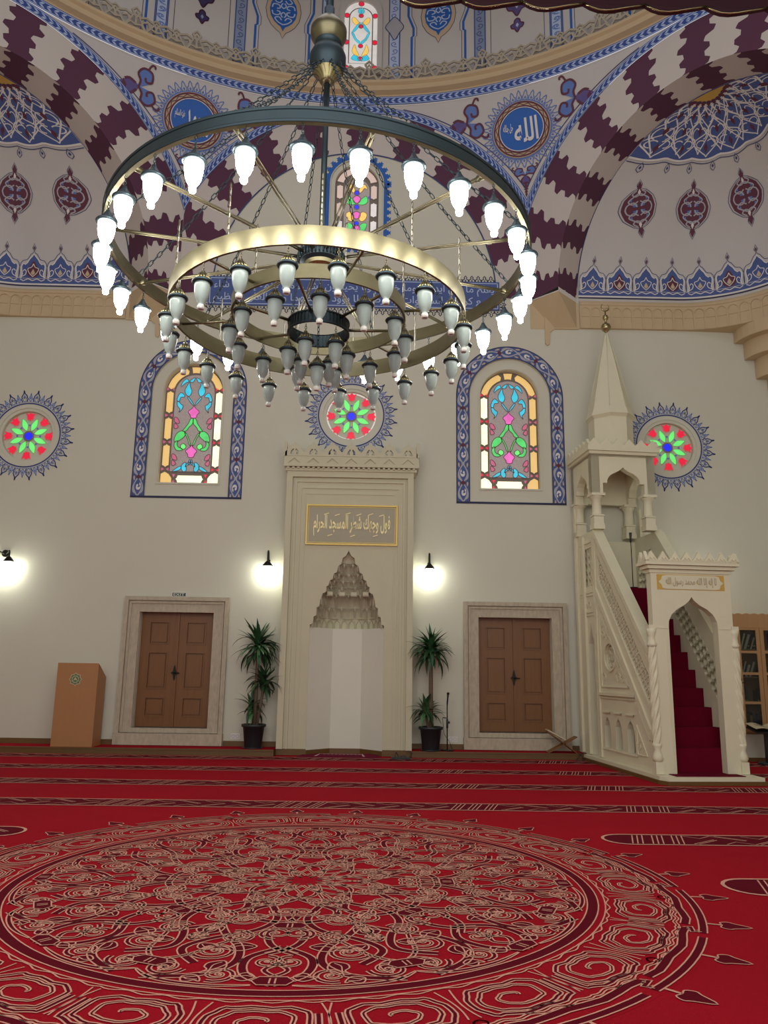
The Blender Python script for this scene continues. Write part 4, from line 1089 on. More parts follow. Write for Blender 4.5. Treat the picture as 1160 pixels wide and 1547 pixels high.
# ---- small prayer rug before the niche
rg = MB(); RF = lambda u, v, h: (u, v, .020 + h)
rg.plate([(-.84, -.72), (.72, -.72), (.68, -.12), (-.70, -.12)], [], RF, 'rug_maroon', .012, -.006)
rg.ribbon([(-.50, -.64), (-.44, -.22), (.38, -.22), (.42, -.64)], .045, 'rug_pattern', RF, .014)
for i in range(10): rg.ribbon([(-.36 + i * .075, -.30), (-.33 + i * .075, -.26)], .03, 'rug_pattern', RF, .0145)
rg.ribbon([(-.80, -.69), (.68, -.69), (.64, -.15), (-.67, -.15)], .012, 'carpet_dark', RF, .014, True)
rg.obj('prayer_rug', label='small dark maroon prayer rug lying in front of the prayer niche', category='rug')

# ================================================================ mihrab
mh = empty('mihrab', (.03, -.35, 0), label='tall pale stone mihrab with a carved muqarnas hood and gold plaque', category='mihrab')
MX = .03; MY = -.35
FM = lambda u, v, h: (MX + u, MY - h, v)
hood = [(.735, 2.40), (.735, 2.50), (.68, 2.52), (.665, 2.66), (.62, 2.68), (.61, 2.84), (.56, 2.87), (.54, 3.0), (.50, 3.12), (.44, 3.15), (.435, 3.26), (.39, 3.28), (.37, 3.38), (.31, 3.41), (.29, 3.52), (.23, 3.55), (.20, 3.68), (.14, 3.72), (.12, 3.84), (.06, 3.88), (0, 3.99)]
niche = [(-.735, .0)] + [(.735, .0)] + hood + [(-x, z) for x, z in hood[:-1][::-1]]
b = MB()
b.plate([(-1.30, .13), (-.735, .13), (-.735, .0)][:1] + [(-.735, .13)] + [(-x, z) for x, z in hood[:-1]] + [hood[-1]] + hood[:-1][::-1] + [(.735, .13), (1.30, .13), (1.30, 5.62), (-1.30, 5.62)], [], FM, 'mihrab_stone', 0, MY * 1.0)
def rib(x0, x1, zt, h):                            # raised frame moulding round three sides
    b.plate([(-x1, .13), (-x0, .13), (-x0, zt - (x1 - x0)), (x0, zt - (x1 - x0)), (x0, .13), (x1, .13), (x1, zt), (-x1, zt)], [], FM, 'mihrab_stone', h, 0)
rib(1.18, 1.30, 5.62, .07); rib(1.09, 1.13, 5.44, .03); rib(.99, 1.02, 5.30, .02); rib(.90, .93, 5.18, .012)
b.plate([(-.735 - .03, .13), (-.735, .13), (-.735, 2.40), (-.765, 2.40)], [], FM, 'mihrab_stone', .01, 0); b.plate([(.735, .13), (.765, .13), (.765, 2.40), (.735, 2.40)], [], FM, 'mihrab_stone', .01, 0)
b.obj('mihrab_frame', mh)
b = MB()
for s in (-1, 1):
    b = MB(); b.b2(MX + s * .735, MX + s * 1.31, MY - .02, -.0, .013, .13, 'oak_trim'); b.obj('wooden_plinth', mh)
b = MB()                                           # five sided recess
pl = [(-.733, 0), (-.30, .45), (.30, .45), (.733, 0)]
for i in range(3):
    (x0, y0), (x1, y1) = pl[i], pl[i + 1]
    b.f([b.v(p) for p in ((MX + x0, MY + y0, .10), (MX + x1, MY + y1, .10), (MX + x1, MY + y1, 2.45), (MX + x0, MY + y0, 2.45))], 'white_niche')
    dx, dy = x1 - x0, y1 - y0; l = hyp(dx, dy)
    b.f([b.v(p) for p in ((MX + x0, MY + y0 - .02, .0), (MX + x1, MY + y1 - .02, .0), (MX + x1, MY + y1 - .02, .11), (MX + x0, MY + y0 - .02, .11))], 'oak_trim')
b.f([b.v(p) for p in ((MX - .733, MY, .014), (MX + .733, MY, .014), (MX + .30, MY + .45, .014), (MX - .30, MY + .45, .014))], 'carpet_red')
b.obj('niche', mh)
b = MB()                                           # muqarnas tiers
levels = [(2.40, .735, 7), (2.66, .655, 7), (2.88, .60, 6), (3.14, .475, 5), (3.30, .42, 5), (3.42, .33, 4), (3.55, .25, 3), (3.74, .155, 2), (3.93, .07, 1), (3.99, .0, 1)]
def tier(w_, n, z0, z1, w1):
    m = 10 * n
    def P_(i, j):
        t = PI * i; k = (i * n) % 1.0 if i < 1 else 1.0
        cell = abs(sin(PI * i * n)); up = j
        R = w_ + .006; R1 = w1
        r = R + (R1 - R) * up ** 1.6 + (.05 * cell - .02) * (1 - .35 * up) * min(1, w_ * 2.2)
        zz = z0 + (z1 - z0) * up
        return (MX - r * cos(t), MY + min(.74, w_ * 1.05 + .02) / max(w_, .01) * r * sin(t) * .98 + .002, zz - .05 * (1 - cell) * (1 - up) * min(1, w_ * 2))
    b.grid(P_, m, 6, 'mihrab_stone')
    b.grid(lambda i, j: (lambda A, B: tuple(A[q] + (B[q] - A[q]) * j for q in range(3)))(P_(i, 1), P_(i, 1)[:2] + (z1 + .0,)), m, 1, 'mihrab_stone')
    # projecting lip and pendants between cells
    b.grid(lambda i, j: (MX - (w1 - .03 + .03 * j) * cos(PI * i), MY + (w1 - .03 + .03 * j) * sin(PI * i) * min(.74, w_ * 1.05) / max(w_, .01), z1 - .0), m, 1, 'mihrab_stone')
    for k in range(n + 1):
        t = PI * k / n
        if 0.1 < t < PI - .1 and w_ > .2:
            c = (MX - (w1 + .01) * cos(t), MY + (w1 + .01) * sin(t) * 1.0, z1)
            b.lathe([(.004, -.085), (.022, -.05), (.030, 0)], (c[0], c[1], c[2] - .0), 'mihrab_stone', 6)
for k in range(len(levels) - 1):
    z0, w0, n_ = levels[k]; z1, w1, _ = levels[k + 1]
    tier(w0, n_, z0, z1, w1 + .012)
    b.ribbon([(MX - (w1 + .015) * cos(PI * i / 30), MY + .004 + (w1 + .015) * sin(PI * i / 30)) for i in range(31)], .012, 'stone_frame', lambda u, v, h: (u, v, z1 + h), 0, False, .02)
    for q in range(n_ * 2):                           # leaf shaped cells carved on the tier
        t = PI * (q + .5) / (n_ * 2); 
        if w0 < .2: continue
        rr = (w0 + w1) / 2 - .012; zc_ = (z0 + z1) / 2; wz = (z1 - z0) * .38; wx = PI * rr / (n_ * 4) * .8
        FQ = lambda u, v, h: (MX - (rr - h) * cos(t + u / rr), MY + (rr - h) * sin(t + u / rr), zc_ + v)
        b.ribbon([(-wx, -wz), (-wx, wz * .2), (-wx * .5, wz * .7), (0, wz), (wx * .5, wz * .7), (wx, wz * .2), (wx, -wz)], .012, 'stone_frame', FQ, .01, False, .015)
# the row of little open boxes at mid height
for k in range(4):
    x = (-.36 + .24 * k)
    yy = MY + .10 + .10 * (1 - abs(x) / .36); b.b2(MX + x - .055, MX + x + .055, yy, MY + .34, 3.11, 3.17, 'mihrab_stone'); b.b2(MX + x - .06, MX + x + .06, yy - .01, MY + .32, 3.085, 3.108, 'stone_frame')
b.obj('muqarnas_hood', mh)
b = MB()                                           # cornice and pierced leaf cresting
b.b2(MX - 1.33, MX + 1.36, MY - .10, 0, 5.62, 5.68, 'mihrab_stone'); b.b2(MX - 1.36, MX + 1.40, MY - .16, 0, 5.70, 5.74, 'mihrab_stone')
for k in range(26): b.b2(MX - 1.30 + k * .103, MX - 1.25 + k * .103, MY - .13, MY - .02, 5.66, 5.70, 'mihrab_stone')
b.b2(MX - 1.36, MX + 1.40, MY - .14, 0, 5.74, 5.92, 'mihrab_stone')
FC = lambda u, v, h: (MX + u, MY - .15 - h, v)
n = 7; st = 2.72 / n; x0 = -1.35
for k in range(n):
    c = x0 + (k + .5) * st
    out = [(c - st / 2, 5.92), (c + st / 2, 5.92), (c + st / 2, 6.0), (c + st * .34, 6.07), (c + st * .30, 6.13), (c + st * .12, 6.17), (c, 6.23), (c - st * .12, 6.17), (c - st * .30, 6.13), (c - st * .34, 6.07), (c - st / 2, 6.0)]
    h1 = [(c - .085, 5.955), (c - .03, 5.955), (c - .045, 6.0), (c - .01, 6.05), (c - .03, 6.075), (c - .075, 6.02)]
    h2 = [(2 * c - x, z) for x, z in h1[::-1]]
    b.plate(out, [h1, h2], FC, 'mihrab_stone', 0, -.07)
    b.ribbon([(c - st * .3, 5.78), (c, 5.88), (c + st * .3, 5.78)], .012, 'mihrab_stone', FC, .015, False, .02)
for s in (-1, 1):
    xx = MX + .02 + s * 1.36
    b.plate([(-.0, 5.92), (.28, 5.92), (.28, 5.98), (.14, 6.08), (.0, 6.23)], [], lambda u, v, h: (xx + h, MY - .15 + u, v), 'mihrab_stone', -.03, .03)
b.obj('cresting', mh)
b = MB(); FG = lambda u, v, h: (MX + .05 + u, MY - h, v)
def rc(x, z0, z1): return [(-x, z0), (x, z0), (x, z1), (-x, z1)]
b.plate(rc(.90, 4.13, 4.90), [], FG, 'plaque_stone', .02, 0)
pq = b.obj('plaque', mh)
b = MB(); b.plate(rc(.93, 4.10, 4.93), [rc(.90, 4.13, 4.90)], FG, 'gold_leaf', .045, 0); b.plate(rc(.885, 4.145, 4.885), [rc(.875, 4.155, 4.875)], FG, 'gold_leaf', .03, .02); b.obj('gold_frame', pq)
b = MB(); b.text(arabic('فول وجهك شطر المسجد الحرام'), FG, 'gold_letter', 0, 4.50, 1.56, .44, .034, bold=.022)
for x, z in ((.60, 4.72), (.38, 4.74), (.14, 4.73), (-.08, 4.75), (-.30, 4.72), (-.52, 4.74), (.48, 4.30), (.02, 4.29), (-.44, 4.30)):
    b.ribbon([(x - .05, z - .018), (x + .05, z + .018)], .016, 'gold_letter', FG, .034)
b.obj('gold_lettering', pq)

# ================================================================ blue inscription band
F0 = wallY(0)
b = MB(); b.plate([(-3.22, 9.46), (3.22, 9.46), (3.22, 10.14), (-3.22, 10.14)], [], F0, 'paint_blue', .03, 0)
for z in (9.50, 10.10): b.ribbon([(-3.18, z), (3.18, z)], .018, 'paint_light', F0, .033)
for x in (-3.18, 3.18): b.ribbon([(x, 9.5), (x, 10.1)], .018, 'paint_light', F0, .033)
BANDTAGS = dict(name='inscription_band', label='long dark blue inscription band with pale Arabic lettering high on the wall behind the chandelier', category='inscription')
b.text(arabic('يعلم ما بين أيديهم وما خلفهم ولا يحيطون بشيء من علمه إلا بما شاء'), F0, 'paint_light', 0, 9.94, 6.2, .33, .036, bold=.004)
b.text(arabic('وسع كرسيه السماوات والأرض ولا يؤوده حفظهما وهو العلي العظيم'), F0, 'paint_light', 0, 9.65, 6.2, .33, .037, bold=.004)
n = 46; st = 6.5 / n
def fr_unit(c, z, d, vert=False):
    for L_ in ([(-.07, 0), (-.055, .05), (-.02, .06), (-.03, .10), (0, .14), (.03, .10), (.02, .06), (.055, .05), (.07, 0)],):
        P_ = [(c + x, z + d * y) if not vert else (z + d * y, c + x) for x, y in L_]
        b.ribbon(P_, .022, 'paint_dark', F0, .006)
    P_ = [(c + x, z + d * y) if not vert else (z + d * y, c + x) for x, y in [(-.02, .02), (0, .045), (.02, .02), (0, 0)]]
    b.poly(P_, F0, 'paint_dark', .006)
for k in range(n):
    fr_unit(-3.25 + (k + .5) * st, 10.15, 1); fr_unit(-3.25 + (k + .5) * st, 9.45, -1)
for k in range(6): fr_unit(9.42 + (k + .5) * .13, 3.23, 1, True); fr_unit(9.42 + (k + .5) * .13, -3.23, -1, True)
b.obj(**BANDTAGS)

# ================================================================ minbar
MT = math.radians(5.1)
MM = Matrix.Translation((4.70, -.15, 0)) @ Matrix.Rotation(MT, 4, 'Z')     # x right, -y towards the room
mb_ = empty('minbar', (4.70, -.15, 0), label='carved white marble minbar with carpeted stairs, arched portal and pointed spire', category='minbar')
def mp(name, b, parent=None, **k): return b.obj(name, parent or mb_, **k)
def NB(): return MB(MM)
W_ = 1.34
# base slab
b = NB(); b.plate([(-.12, .0), (-.12, -3.55), (-.05, -3.72), (W_ + .12, -3.72), (W_ + .12, .0)], [], lambda u, v, h: (u, v, h), 'marble', .125, .07)
mp('base_slab', b)
b = NB(); b.plate([(-.15, .0), (-.15, -3.57), (-.08, -3.75), (W_ + .15, -3.75), (W_ + .15, .0)], [], lambda u, v, h: (u, v, h), 'oak_trim', .07, .013)
mp('wooden_edging', b)
# steps
b = NB(); N_ = 9; RUN, RISE = .232, .3125
for k in range(N_ + 1):
    y = -3.20 + k * RUN; z1 = .50 + k * .305
    y1 = y + RUN + .02 if k < N_ else -.12
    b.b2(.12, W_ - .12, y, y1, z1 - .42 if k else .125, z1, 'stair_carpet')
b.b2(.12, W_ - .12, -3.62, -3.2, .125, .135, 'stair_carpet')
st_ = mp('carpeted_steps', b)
def side(x, flip):
    FS = (lambda u, v, h: (x - h, -u, v)) if not flip else (lambda u, v, h: (x + h, -u, v))
    nm = 'side_panel'
    b = NB()
    def lancet(a0, a1, z0, zs, zt):
        m = (a0 + a1) / 2; hw = (a1 - a0) / 2
        return [(a0, z0), (a1, z0), (a1, zs), (a1 - hw * .12, zs + (zt - zs) * .35), (a1 - hw * .45, zs + (zt - zs) * .68), (m + hw * .1, zt - .03), (m, zt), (m - hw * .1, zt - .03), (a0 + hw * .45, zs + (zt - zs) * .68), (a0 + hw * .12, zs + (zt - zs) * .35)]
    arches = [lancet(1.15, 1.44, .33, .62, .88), lancet(1.64, 1.94, .33, .62, .88), lancet(2.15, 2.46, .33, .62, .88)]
    door_ = [(.52, .14), (.80, .14), (.80, 2.2), (.70, 2.45), (.66, 2.6), (.62, 2.45), (.52, 2.2)]
    rose = circle(1.56, 1.93, .235, 28)
    lat = [(1.10, 3.37), (3.12, 1.08), (3.12, 1.60), (1.10, 3.88)]
    bl = [(.22, 3.30), (.86, 3.30), (.86, 4.05), (.22, 4.05)]
    b.plate([(.0, .125), (3.22, .125), (3.22, 2.0), (1.02, 4.36), (.0, 4.36)], arches + [door_, rose, lat, bl], FS, 'marble', 0, -.12)
    # mouldings
    def line(P_, wd, h, m='marble'): b.ribbon(P_, wd, m, FS, h, False, h)
    line([(1.0, 3.20), (3.2, .62)], .10, .035); line([(1.0, 3.02), (3.05, .60)], .03, .02)
    line([(1.02, 4.33), (3.22, 1.96)], .09, .05); line([(1.06, 4.12), (3.2, 1.78)], .02, .02)
    line([(1.0, .14), (1.0, 4.3)], .06, .03); line([(.44, .14), (.44, 4.3)], .10, .05); line([(.06, .14), (.06, 5.0)], .10, .05); line([(.90, .14), (.90, 4.3)], .04, .02)
    line([(1.0, 1.27), (2.60, 1.27)], .05, .045); line([(1.0, 1.20), (2.62, 1.20)], .02, .02); line([(1.12, 1.40), (2.32, 1.40)], .02, .02)
    line([(1.14, 1.42), (1.14, 2.75), (2.30, 1.42)], .03, .02)
    for a0, a1 in ((1.13, 1.46), (1.62, 1.96), (2.13, 2.48)): line([(a0, .95), (a1, .95)], .025, .025)
    line([(1.05, .30), (2.55, .30)], .02, .015)
    line([(2.56, .34), (2.56, .80), (2.92, .34), (2.56, .34)], .025, .015)
    for z in (3.18, 3.12, 2.80, 2.74, 4.16): line([(.2, z), (.9, z)], .03, .02)
    def ring(u, v, r, wd=.022, n_=10, h=-.03): b.ribbon(circle(u, v, r, n_), wd, 'marble', FS, h, True, .10)
    def net(inside, u0, u1, v0f, v1f, s):
        pass
    for k in range(19):
        u = 1.16 + k * .1075
        zt, zb = 3.88 - (u - 1.10) * 1.129, 3.37 - (u - 1.10) * 1.134
        for q in (.17, .5, .83): ring(u, zb + (zt - zb) * q, .062)
        for q in (.0, .335, .665, 1.0):
            zc = zb + (zt - zb) * q - .06
            b.ribbon([(u - .02, zc + .0), (u + .055, zc + .05 - .06), (u + .13, zc - .12)], .02, 'marble', FS, -.03, False, .05)
            b.ribbon([(u + .02, zc - .06), (u + .075, zc + .02), (u + .10, zc + .05)], .02, 'marble', FS, -.03, False, .05)
            b.poly(circle(u + .053, zc - .0, .022, 6), FS, 'marble', -.025, .04)
    for i in range(4):
        for j in range(5):
            ring(.30 + i * .16, 3.38 + j * .148, .075)
            b.poly(circle(.38 + i * .16, 3.45 + j * .148, .02, 6), FS, 'marble', -.025, .04)
    for k in range(6):
        a = PI / 3 * k
        ring(1.56 + .125 * cos(a), 1.93 + .125 * sin(a), .06, .022, 10)
        b.ribbon([(1.56, 1.93), (1.56 + .22 * cos(a + PI / 6), 1.93 + .22 * sin(a + PI / 6))], .02, 'marble', FS, -.03, False, .05)
    ring(1.56, 1.93, .05); ring(1.56, 1.93, .225, .03, 28, -.01); ring(1.56, 1.93, .25, .03, 28, .025)
    rnd = random.Random(3)
    for (u, v, r) in ((1.26, 1.56, .07), (1.90, 1.55, .09), (2.08, 1.52, .06), (1.92, 1.78, .07), (1.28, 2.32, .07), (1.44, 2.28, .05), (1.22, 2.50, .04), (2.64, .45, .05), (2.66, .56, .035), (.34, 2.92, .06), (.50, 2.92, .06), (.66, 2.92, .06)):
        L_ = [(u + r * (1 - i / 22) * cos(i * .55), v + r * (1 - i / 22) * sin(i * .55)) for i in range(20)]
        b.ribbon(L_, .016, 'marble', FS, .012, False, .012)
        b.ribbon([(u - r, v), (u - r * 1.3, v + r * .8), (u - r * .5, v + r * 1.2)], .016, 'marble', FS, .012, False, .012)
    mp(nm, b)
side(0.0, False); side(W_, True)
# inner lining of the steps
# rails on top of the slopes
b = NB()
for x in (-.02, W_ - .14):
    P_ = [(1.0, 4.33), (3.25, 1.93), (3.25, 2.0), (1.0, 4.42)]
    b.plate(P_, [], (lambda u, v, h: (x + h, -u, v)), 'marble', 0, .17)
mp('sloping_rails', b)
# side passage block between the flanks
b = NB()
b.b2(.12, W_ - .12, -.10, -.02, .13, 4.3, 'marble'); b.b2(.12, W_ - .12, -1.1, -.1, 2.80, 2.95, 'marble')
b.b2(.12, W_ - .12, -1.05, -.98, .13, 2.8, 'marble')
mp('rear_wall', b)
# canopy posts
def post(x, y, z0, z1, nm='canopy_post'):
    b = NB(); h = .10
    b.box((x, y, z0 + .05), (.22, .22, .10), 'marble'); b.box((x, y, z0 + .17), (.19, .19, .16), 'marble'); b.box((x, y, z0 + .27), (.21, .21, .03), 'marble')
    b.lathe([(.105, z0 + .28), (.10, z0 + .31), (.092, z0 + .35), (.088, z1 - .12), (.11, z1 - .09), (.13, z1 - .06), (.135, z1)], (x, y, 0), 'marble', 8, a0=PI / 8)
    b.box((x, y, z1 - .02), (.27, .27, .05), 'marble')
    mp(nm, b)
for x in (.06, 1.10):
    for y in (-1.05, -.12): post(x, y, 4.36, 5.06)
b = NB()
def ogee(cx, hw, zs, za, n=8, shoulder=.0):
    R_ = [(cx + hw, zs), (cx + hw, zs + .02), (cx + hw * .98, zs + (za - zs) * .22), (cx + hw * .86, zs + (za - zs) * .42), (cx + hw * .62, zs + (za - zs) * .60), (cx + hw * .30, zs + (za - zs) * .74), (cx + hw * .10, zs + (za - zs) * .88), (cx, za)]
    return R_ + [(2 * cx - x, z) for x, z in R_[:-1][::-1]]
x0, x1 = -.06, 1.22
def wallarch(fn, a0, a1, zlow, ztop, cx, hw, zs, za, m='marble', th=.16):
    og = ogee(cx, hw, zs, za)
    P_ = [(a0, zlow), (a0 + .22, zlow)] + [(a0 + .22, zs)] * (1 if cx - hw > a0 + .23 else 0) + og[::-1] + [(a1 - .22, zs)] * (1 if cx + hw < a1 - .23 else 0) + [(a1 - .22, zlow), (a1, zlow), (a1, ztop), (a0, ztop)]
    b.plate(P_, [], fn, m, 0, -th)
wallarch(lambda u, v, h: (u, -1.16 - h, v), x0, x1, 5.06, 5.84, .58, .33, 5.27, 5.60)
wallarch(lambda u, v, h: (u, -.04 + h - .14, v), x0, x1, 5.06, 5.84, .58, .33, 5.27, 5.60, th=-.14) if 0 else None
wallarch(lambda u, v, h: (x0 + .0 - h, -u, v), .02, 1.16, 5.06, 5.84, .59, .30, 5.20, 5.58)
wallarch(lambda u, v, h: (x1 + h, -u, v), .02, 1.16, 5.06, 5.84, .59, .30, 5.20, 5.58)
b.b2(x0, x1, -.14, -.02, 5.06, 5.84, 'marble')
b.b2(x0, x1, -1.16, -.02, 5.80, 5.86, 'marble')
mp('canopy_arches', b)
b = NB()
b.b2(x0 - .05, x1 + .05, -1.22, -.0, 5.84, 5.90, 'marble'); b.b2(x0 - .09, x1 + .09, -1.26, -.0, 5.90, 6.0, 'marble')
def crest(fn, a0, a1, z, n, hgt, th=.05):
    st = (a1 - a0) / n
    for k in range(n):
        c = a0 + (k + .5) * st
        b.plate([(c - st / 2, z), (c + st / 2, z), (c + st / 2, z + hgt * .12), (c + st * .3, z + hgt * .45), (c + st * .2, z + hgt * .62), (c, z + hgt), (c - st * .2, z + hgt * .62), (c - st * .3, z + hgt * .45), (c - st / 2, z + hgt * .12)], [], fn, 'marble', 0, -th)
crest(lambda u, v, h: (u, -1.25 - h, v), x0 - .08, x1 + .08, 6.0, 6, .15)
crest(lambda u, v, h: (x0 - .08 - h, -u, v), 0, 1.25, 6.0, 6, .15); crest(lambda u, v, h: (x1 + .08 + h, -u, v), 0, 1.25, 6.0, 6, .15)
mp('canopy_cresting', b)
b = NB(); cx_, cy_ = .60, -.60
b.lathe([(.44, 6.0), (.44, 6.70), (.49, 6.76)], (cx_, cy_, 0), 'marble', 8, False, PI / 8)
b.lathe([(.50, 6.76), (.44, 6.92), (.035, 8.66)], (cx_, cy_, 0), 'marble', 8, False, PI / 8)
for k in range(8):
    a = PI / 8 + k * PI / 4
    b.tube([(cx_ + .44 * cos(a), cy_ + .44 * sin(a), 6.92), (cx_ + .035 * cos(a), cy_ + .035 * sin(a), 8.66)], .009, 'marble', 6)
sp_ = mp('spire', b)
b = NB()
b.lathe([(.02, 8.64), (.02, 8.68), (.085, 8.74), (.105, 8.80), (.085, 8.86), (.025, 8.90), (.02, 8.95), (.05, 8.98), (.06, 9.02), (.05, 9.06), (.015, 9.09), (.012, 9.17)], (cx_, cy_, 0), 'brass_bright', 16)
b.tube([(cx_ + .085 * sin(t), cy_, 9.26 - .085 * cos(t)) for t in [-2.5 + 5.0 * i / 20 for i in range(21)]], [.004 + .014 * sin(PI * i / 20) for i in range(21)], 'brass_bright', 8)
mp('crescent_finial', b, sp_)
# portal
b = NB(); YF = -3.36
FPt = lambda u, v, h: (u, YF - h, v)
og = ogee(.67, .41, 2.36, 2.86)
PO = [(.0, .125), (.26, .125), (.26, 2.36)] + og[::-1] + [(1.08, 2.36), (1.08, .125), (W_, .125), (W_, 3.24), (.0, 3.24)]
b.plate(PO, [], FPt, 'marble', 0, -.16)
b.ribbon([(.21, .2), (.21, 2.2)], .012, 'marble', FPt, .012, False, .012)
b.ribbon([(.0, 2.36), (.25, 2.36)], .02, 'marble', FPt, .008, False, .008); b.ribbon([(1.1, 2.36), (1.34, 2.36)], .02, 'marble', FPt, .008, False, .008)
pt_ = mp('portal', b)
b = NB()
for (a, c, z0, z1) in ((.02, .02, 3.24, 3.30), (.07, .07, 3.30, 3.36), (.12, .12, 3.36, 3.42)): b.b2(-a, W_ + a, YF - a, YF + .16 + a, z0, z1 - .004, 'marble')
crest(lambda u, v, h: (u, YF - .12 - h, v), -.12, W_ + .12, 3.41, 8, .17); crest(lambda u, v, h: (-.12 - h, -u, v), -YF - .2, -YF + .12, 3.41, 2, .17); crest(lambda u, v, h: (W_ + .12 + h, -u, v), -YF - .2, -YF + .12, 3.41, 2, .17)
for k in range(8):
    c = -.12 + (k + .5) * 1.58 / 8
    b.ribbon([(c - .06, 3.43), (c - .03, 3.48), (c, 3.44), (c + .03, 3.48), (c + .06, 3.43)], .012, 'marble', lambda u, v, h: (u, YF - .12 - h, v), .012, False, .012)
mp('portal_cresting', b, pt_)
b = NB()
b.plate([(.10, 2.97), (1.24, 2.97), (1.24, 3.215), (.10, 3.215)], [], FPt, 'paint_gold', .006, 0)
car = [(.12, 3.09), (.17, 3.13), (.19, 3.19), (.26, 3.205), (1.08, 3.205), (1.15, 3.19), (1.17, 3.13), (1.22, 3.09), (1.17, 3.05), (1.15, 2.99), (1.08, 2.98), (.26, 2.98), (.19, 2.99), (.17, 3.05)]
b.plate(car, [], FPt, 'marble', .014, 0)
b.text(arabic('لا إله إلا الله محمد رسول الله'), FPt, 'stone_frame', .67, 3.09, .86, .16, .02, bold=.01)
b.text(arabic('لا إله إلا الله محمد رسول الله'), FPt, 'gold_leaf', .672, 3.088, .86, .16, .017, bold=.025)
mp('portal_inscription', b, pt_)
# twisted corner columns
for x in (-.02, W_ + .02):
    b = NB(); cy = YF + .04
    b.box((x, cy, .22), (.13, .13, .18), 'marble')
    b.lathe([(.065, .31), (.085, .36), (.07, .42), (.05, .48), (.07, .54), (.075, .58)], (x, cy, 0), 'marble', 14)
    nseg = 60
    def tw(i, j):
        a = 2 * PI * i; z = .58 + 1.48 * j; r = .062 + .014 * cos(5 * (a + (-1 if x < 1 else 1) * z * 5.5))
        return (x + r * cos(a), cy + r * sin(a), z)
    b.grid(tw, 30, 70, 'marble')
    b.lathe([(.07, 2.06), (.08, 2.10), (.06, 2.14), (.055, 2.22), (.075, 2.28), (.08, 2.34)], (x, cy, 0), 'marble', 14)
    b.box((x, cy, 2.37), (.12, .12, .06), 'marble')
    mp('twisted_column', b, pt_)
# cable and microphone on the stair
def pw(x, y, z): return MM @ Vector((x, y, z))
mc = empty('stair_microphone', pw(.74, -1.0, 2.95), label='black microphone on a thin stand at the top of the minbar stairs', category='microphone')
b = MB(); b.tube([pw(.74, -1.0, 3.25), pw(.74, -1.0, 3.7), pw(.735, -1.0, 4.22)], .008, 'iron', 6); b.lathe([(.09, 0), (.09, .02), (.01, .03)], pw(.74, -1.0, 3.245), 'iron', 16); b.obj('stand', mc)
b = MB(); b.tube([pw(.735, -1.0, 4.14), pw(.735, -1.0, 4.22), pw(.735, -1.01, 4.33)], [.015, .02, .028], 'black_plastic', 10); b.obj('microphone_head', mc)
b = MB(); b.tube([(p[0], p[1], p[2]) for p in [(4.52, -.50, .145), (4.50, -.62, .14), (4.56, -.75, .03), (4.40, -.72, .022), (4.55, -.60, .14), (4.66, -.52, .14)]], .008, 'black_plastic', 6)
b.obj('floor_cable', label='thin black cable curling at the left foot of the minbar', category='cable')
# ================================================================ chandelier
CXY = (0.0, -9.43)
ch = empty('chandelier', (0, -9.43, 5.3), label='huge brass three ring chandelier with lit white glass lamps on its outer ring', category='chandelier')
def P3(r, deg, z): a = math.radians(deg); return (CXY[0] + r * sin(a), CXY[1] + r * cos(a), z)
def hoop(R, z0, z1, t, m_out, m_in, name, lip=.0):
    b = MB(); c = (CXY[0], CXY[1], 0)
    b.lathe([(R, z0), (R, z1)], c, m_out, 120); b.lathe([(R - t, z1), (R - t, z0)], c, m_in, 120)
    b.lathe([(R, z1), (R - t, z1)], c, m_out, 120); b.lathe([(R - t, z0), (R, z0)], c, m_in, 120)
    if lip: b.lathe([(R + .004, z0), (R + .012, z0 + .012), (R + .004, z0 + .024)], c, m_out, 120); b.lathe([(R + .004, z1 - .024), (R + .012, z1 - .012), (R + .004, z1)], c, m_out, 120)
    # the end caps of lathe are discs: drop them
    b2 = [i for i, f in enumerate(b.fs) if len(f) <= 4]
    b.fs, b.ms, b.sm = [b.fs[i] for i in b2], [b.ms[i] for i in b2], [b.sm[i] for i in b2]
    return b.obj(name, ch)
hoop(1.87, 5.215, 5.335, .035, 'bronze_dark', 'brass', 'outer_ring', 1)
hoop(1.305, 4.645, 4.80, .02, 'brass', 'brass', 'middle_ring')
hoop(.775, 4.665, 4.79, .02, 'brass', 'brass', 'inner_ring')
b = MB()
for k in range(48):
    a0, a1 = 360 * k / 48, 360 * (k + .55) / 48
    for r in (.272, .258):
        p = [P3(r, a0, 4.53), P3(r, a1, 4.53), P3(r, a1, 4.64), P3(r, a0, 4.64)]; b.f([b.v(q) for q in p], 'bronze_dark')
b.lathe([(.262, 4.53), (.27, 4.525), (.278, 4.53), (.278, 4.545), (.264, 4.545)], (0, -9.43, 0), 'bronze_dark', 48); b.lathe([(.264, 4.63), (.278, 4.63), (.278, 4.645), (.262, 4.65)], (0, -9.43, 0), 'bronze_dark', 48)
b.lathe([(.266, 4.54), (.266, 4.64)], (0, -9.43, 0), 'bronze_dark', 48)
keep = [i for i, f in enumerate(b.fs) if len(f) <= 4]; b.fs, b.ms, b.sm = [b.fs[i] for i in keep], [b.ms[i] for i in keep], [b.sm[i] for i in keep]
b.obj('centre_drum', ch)
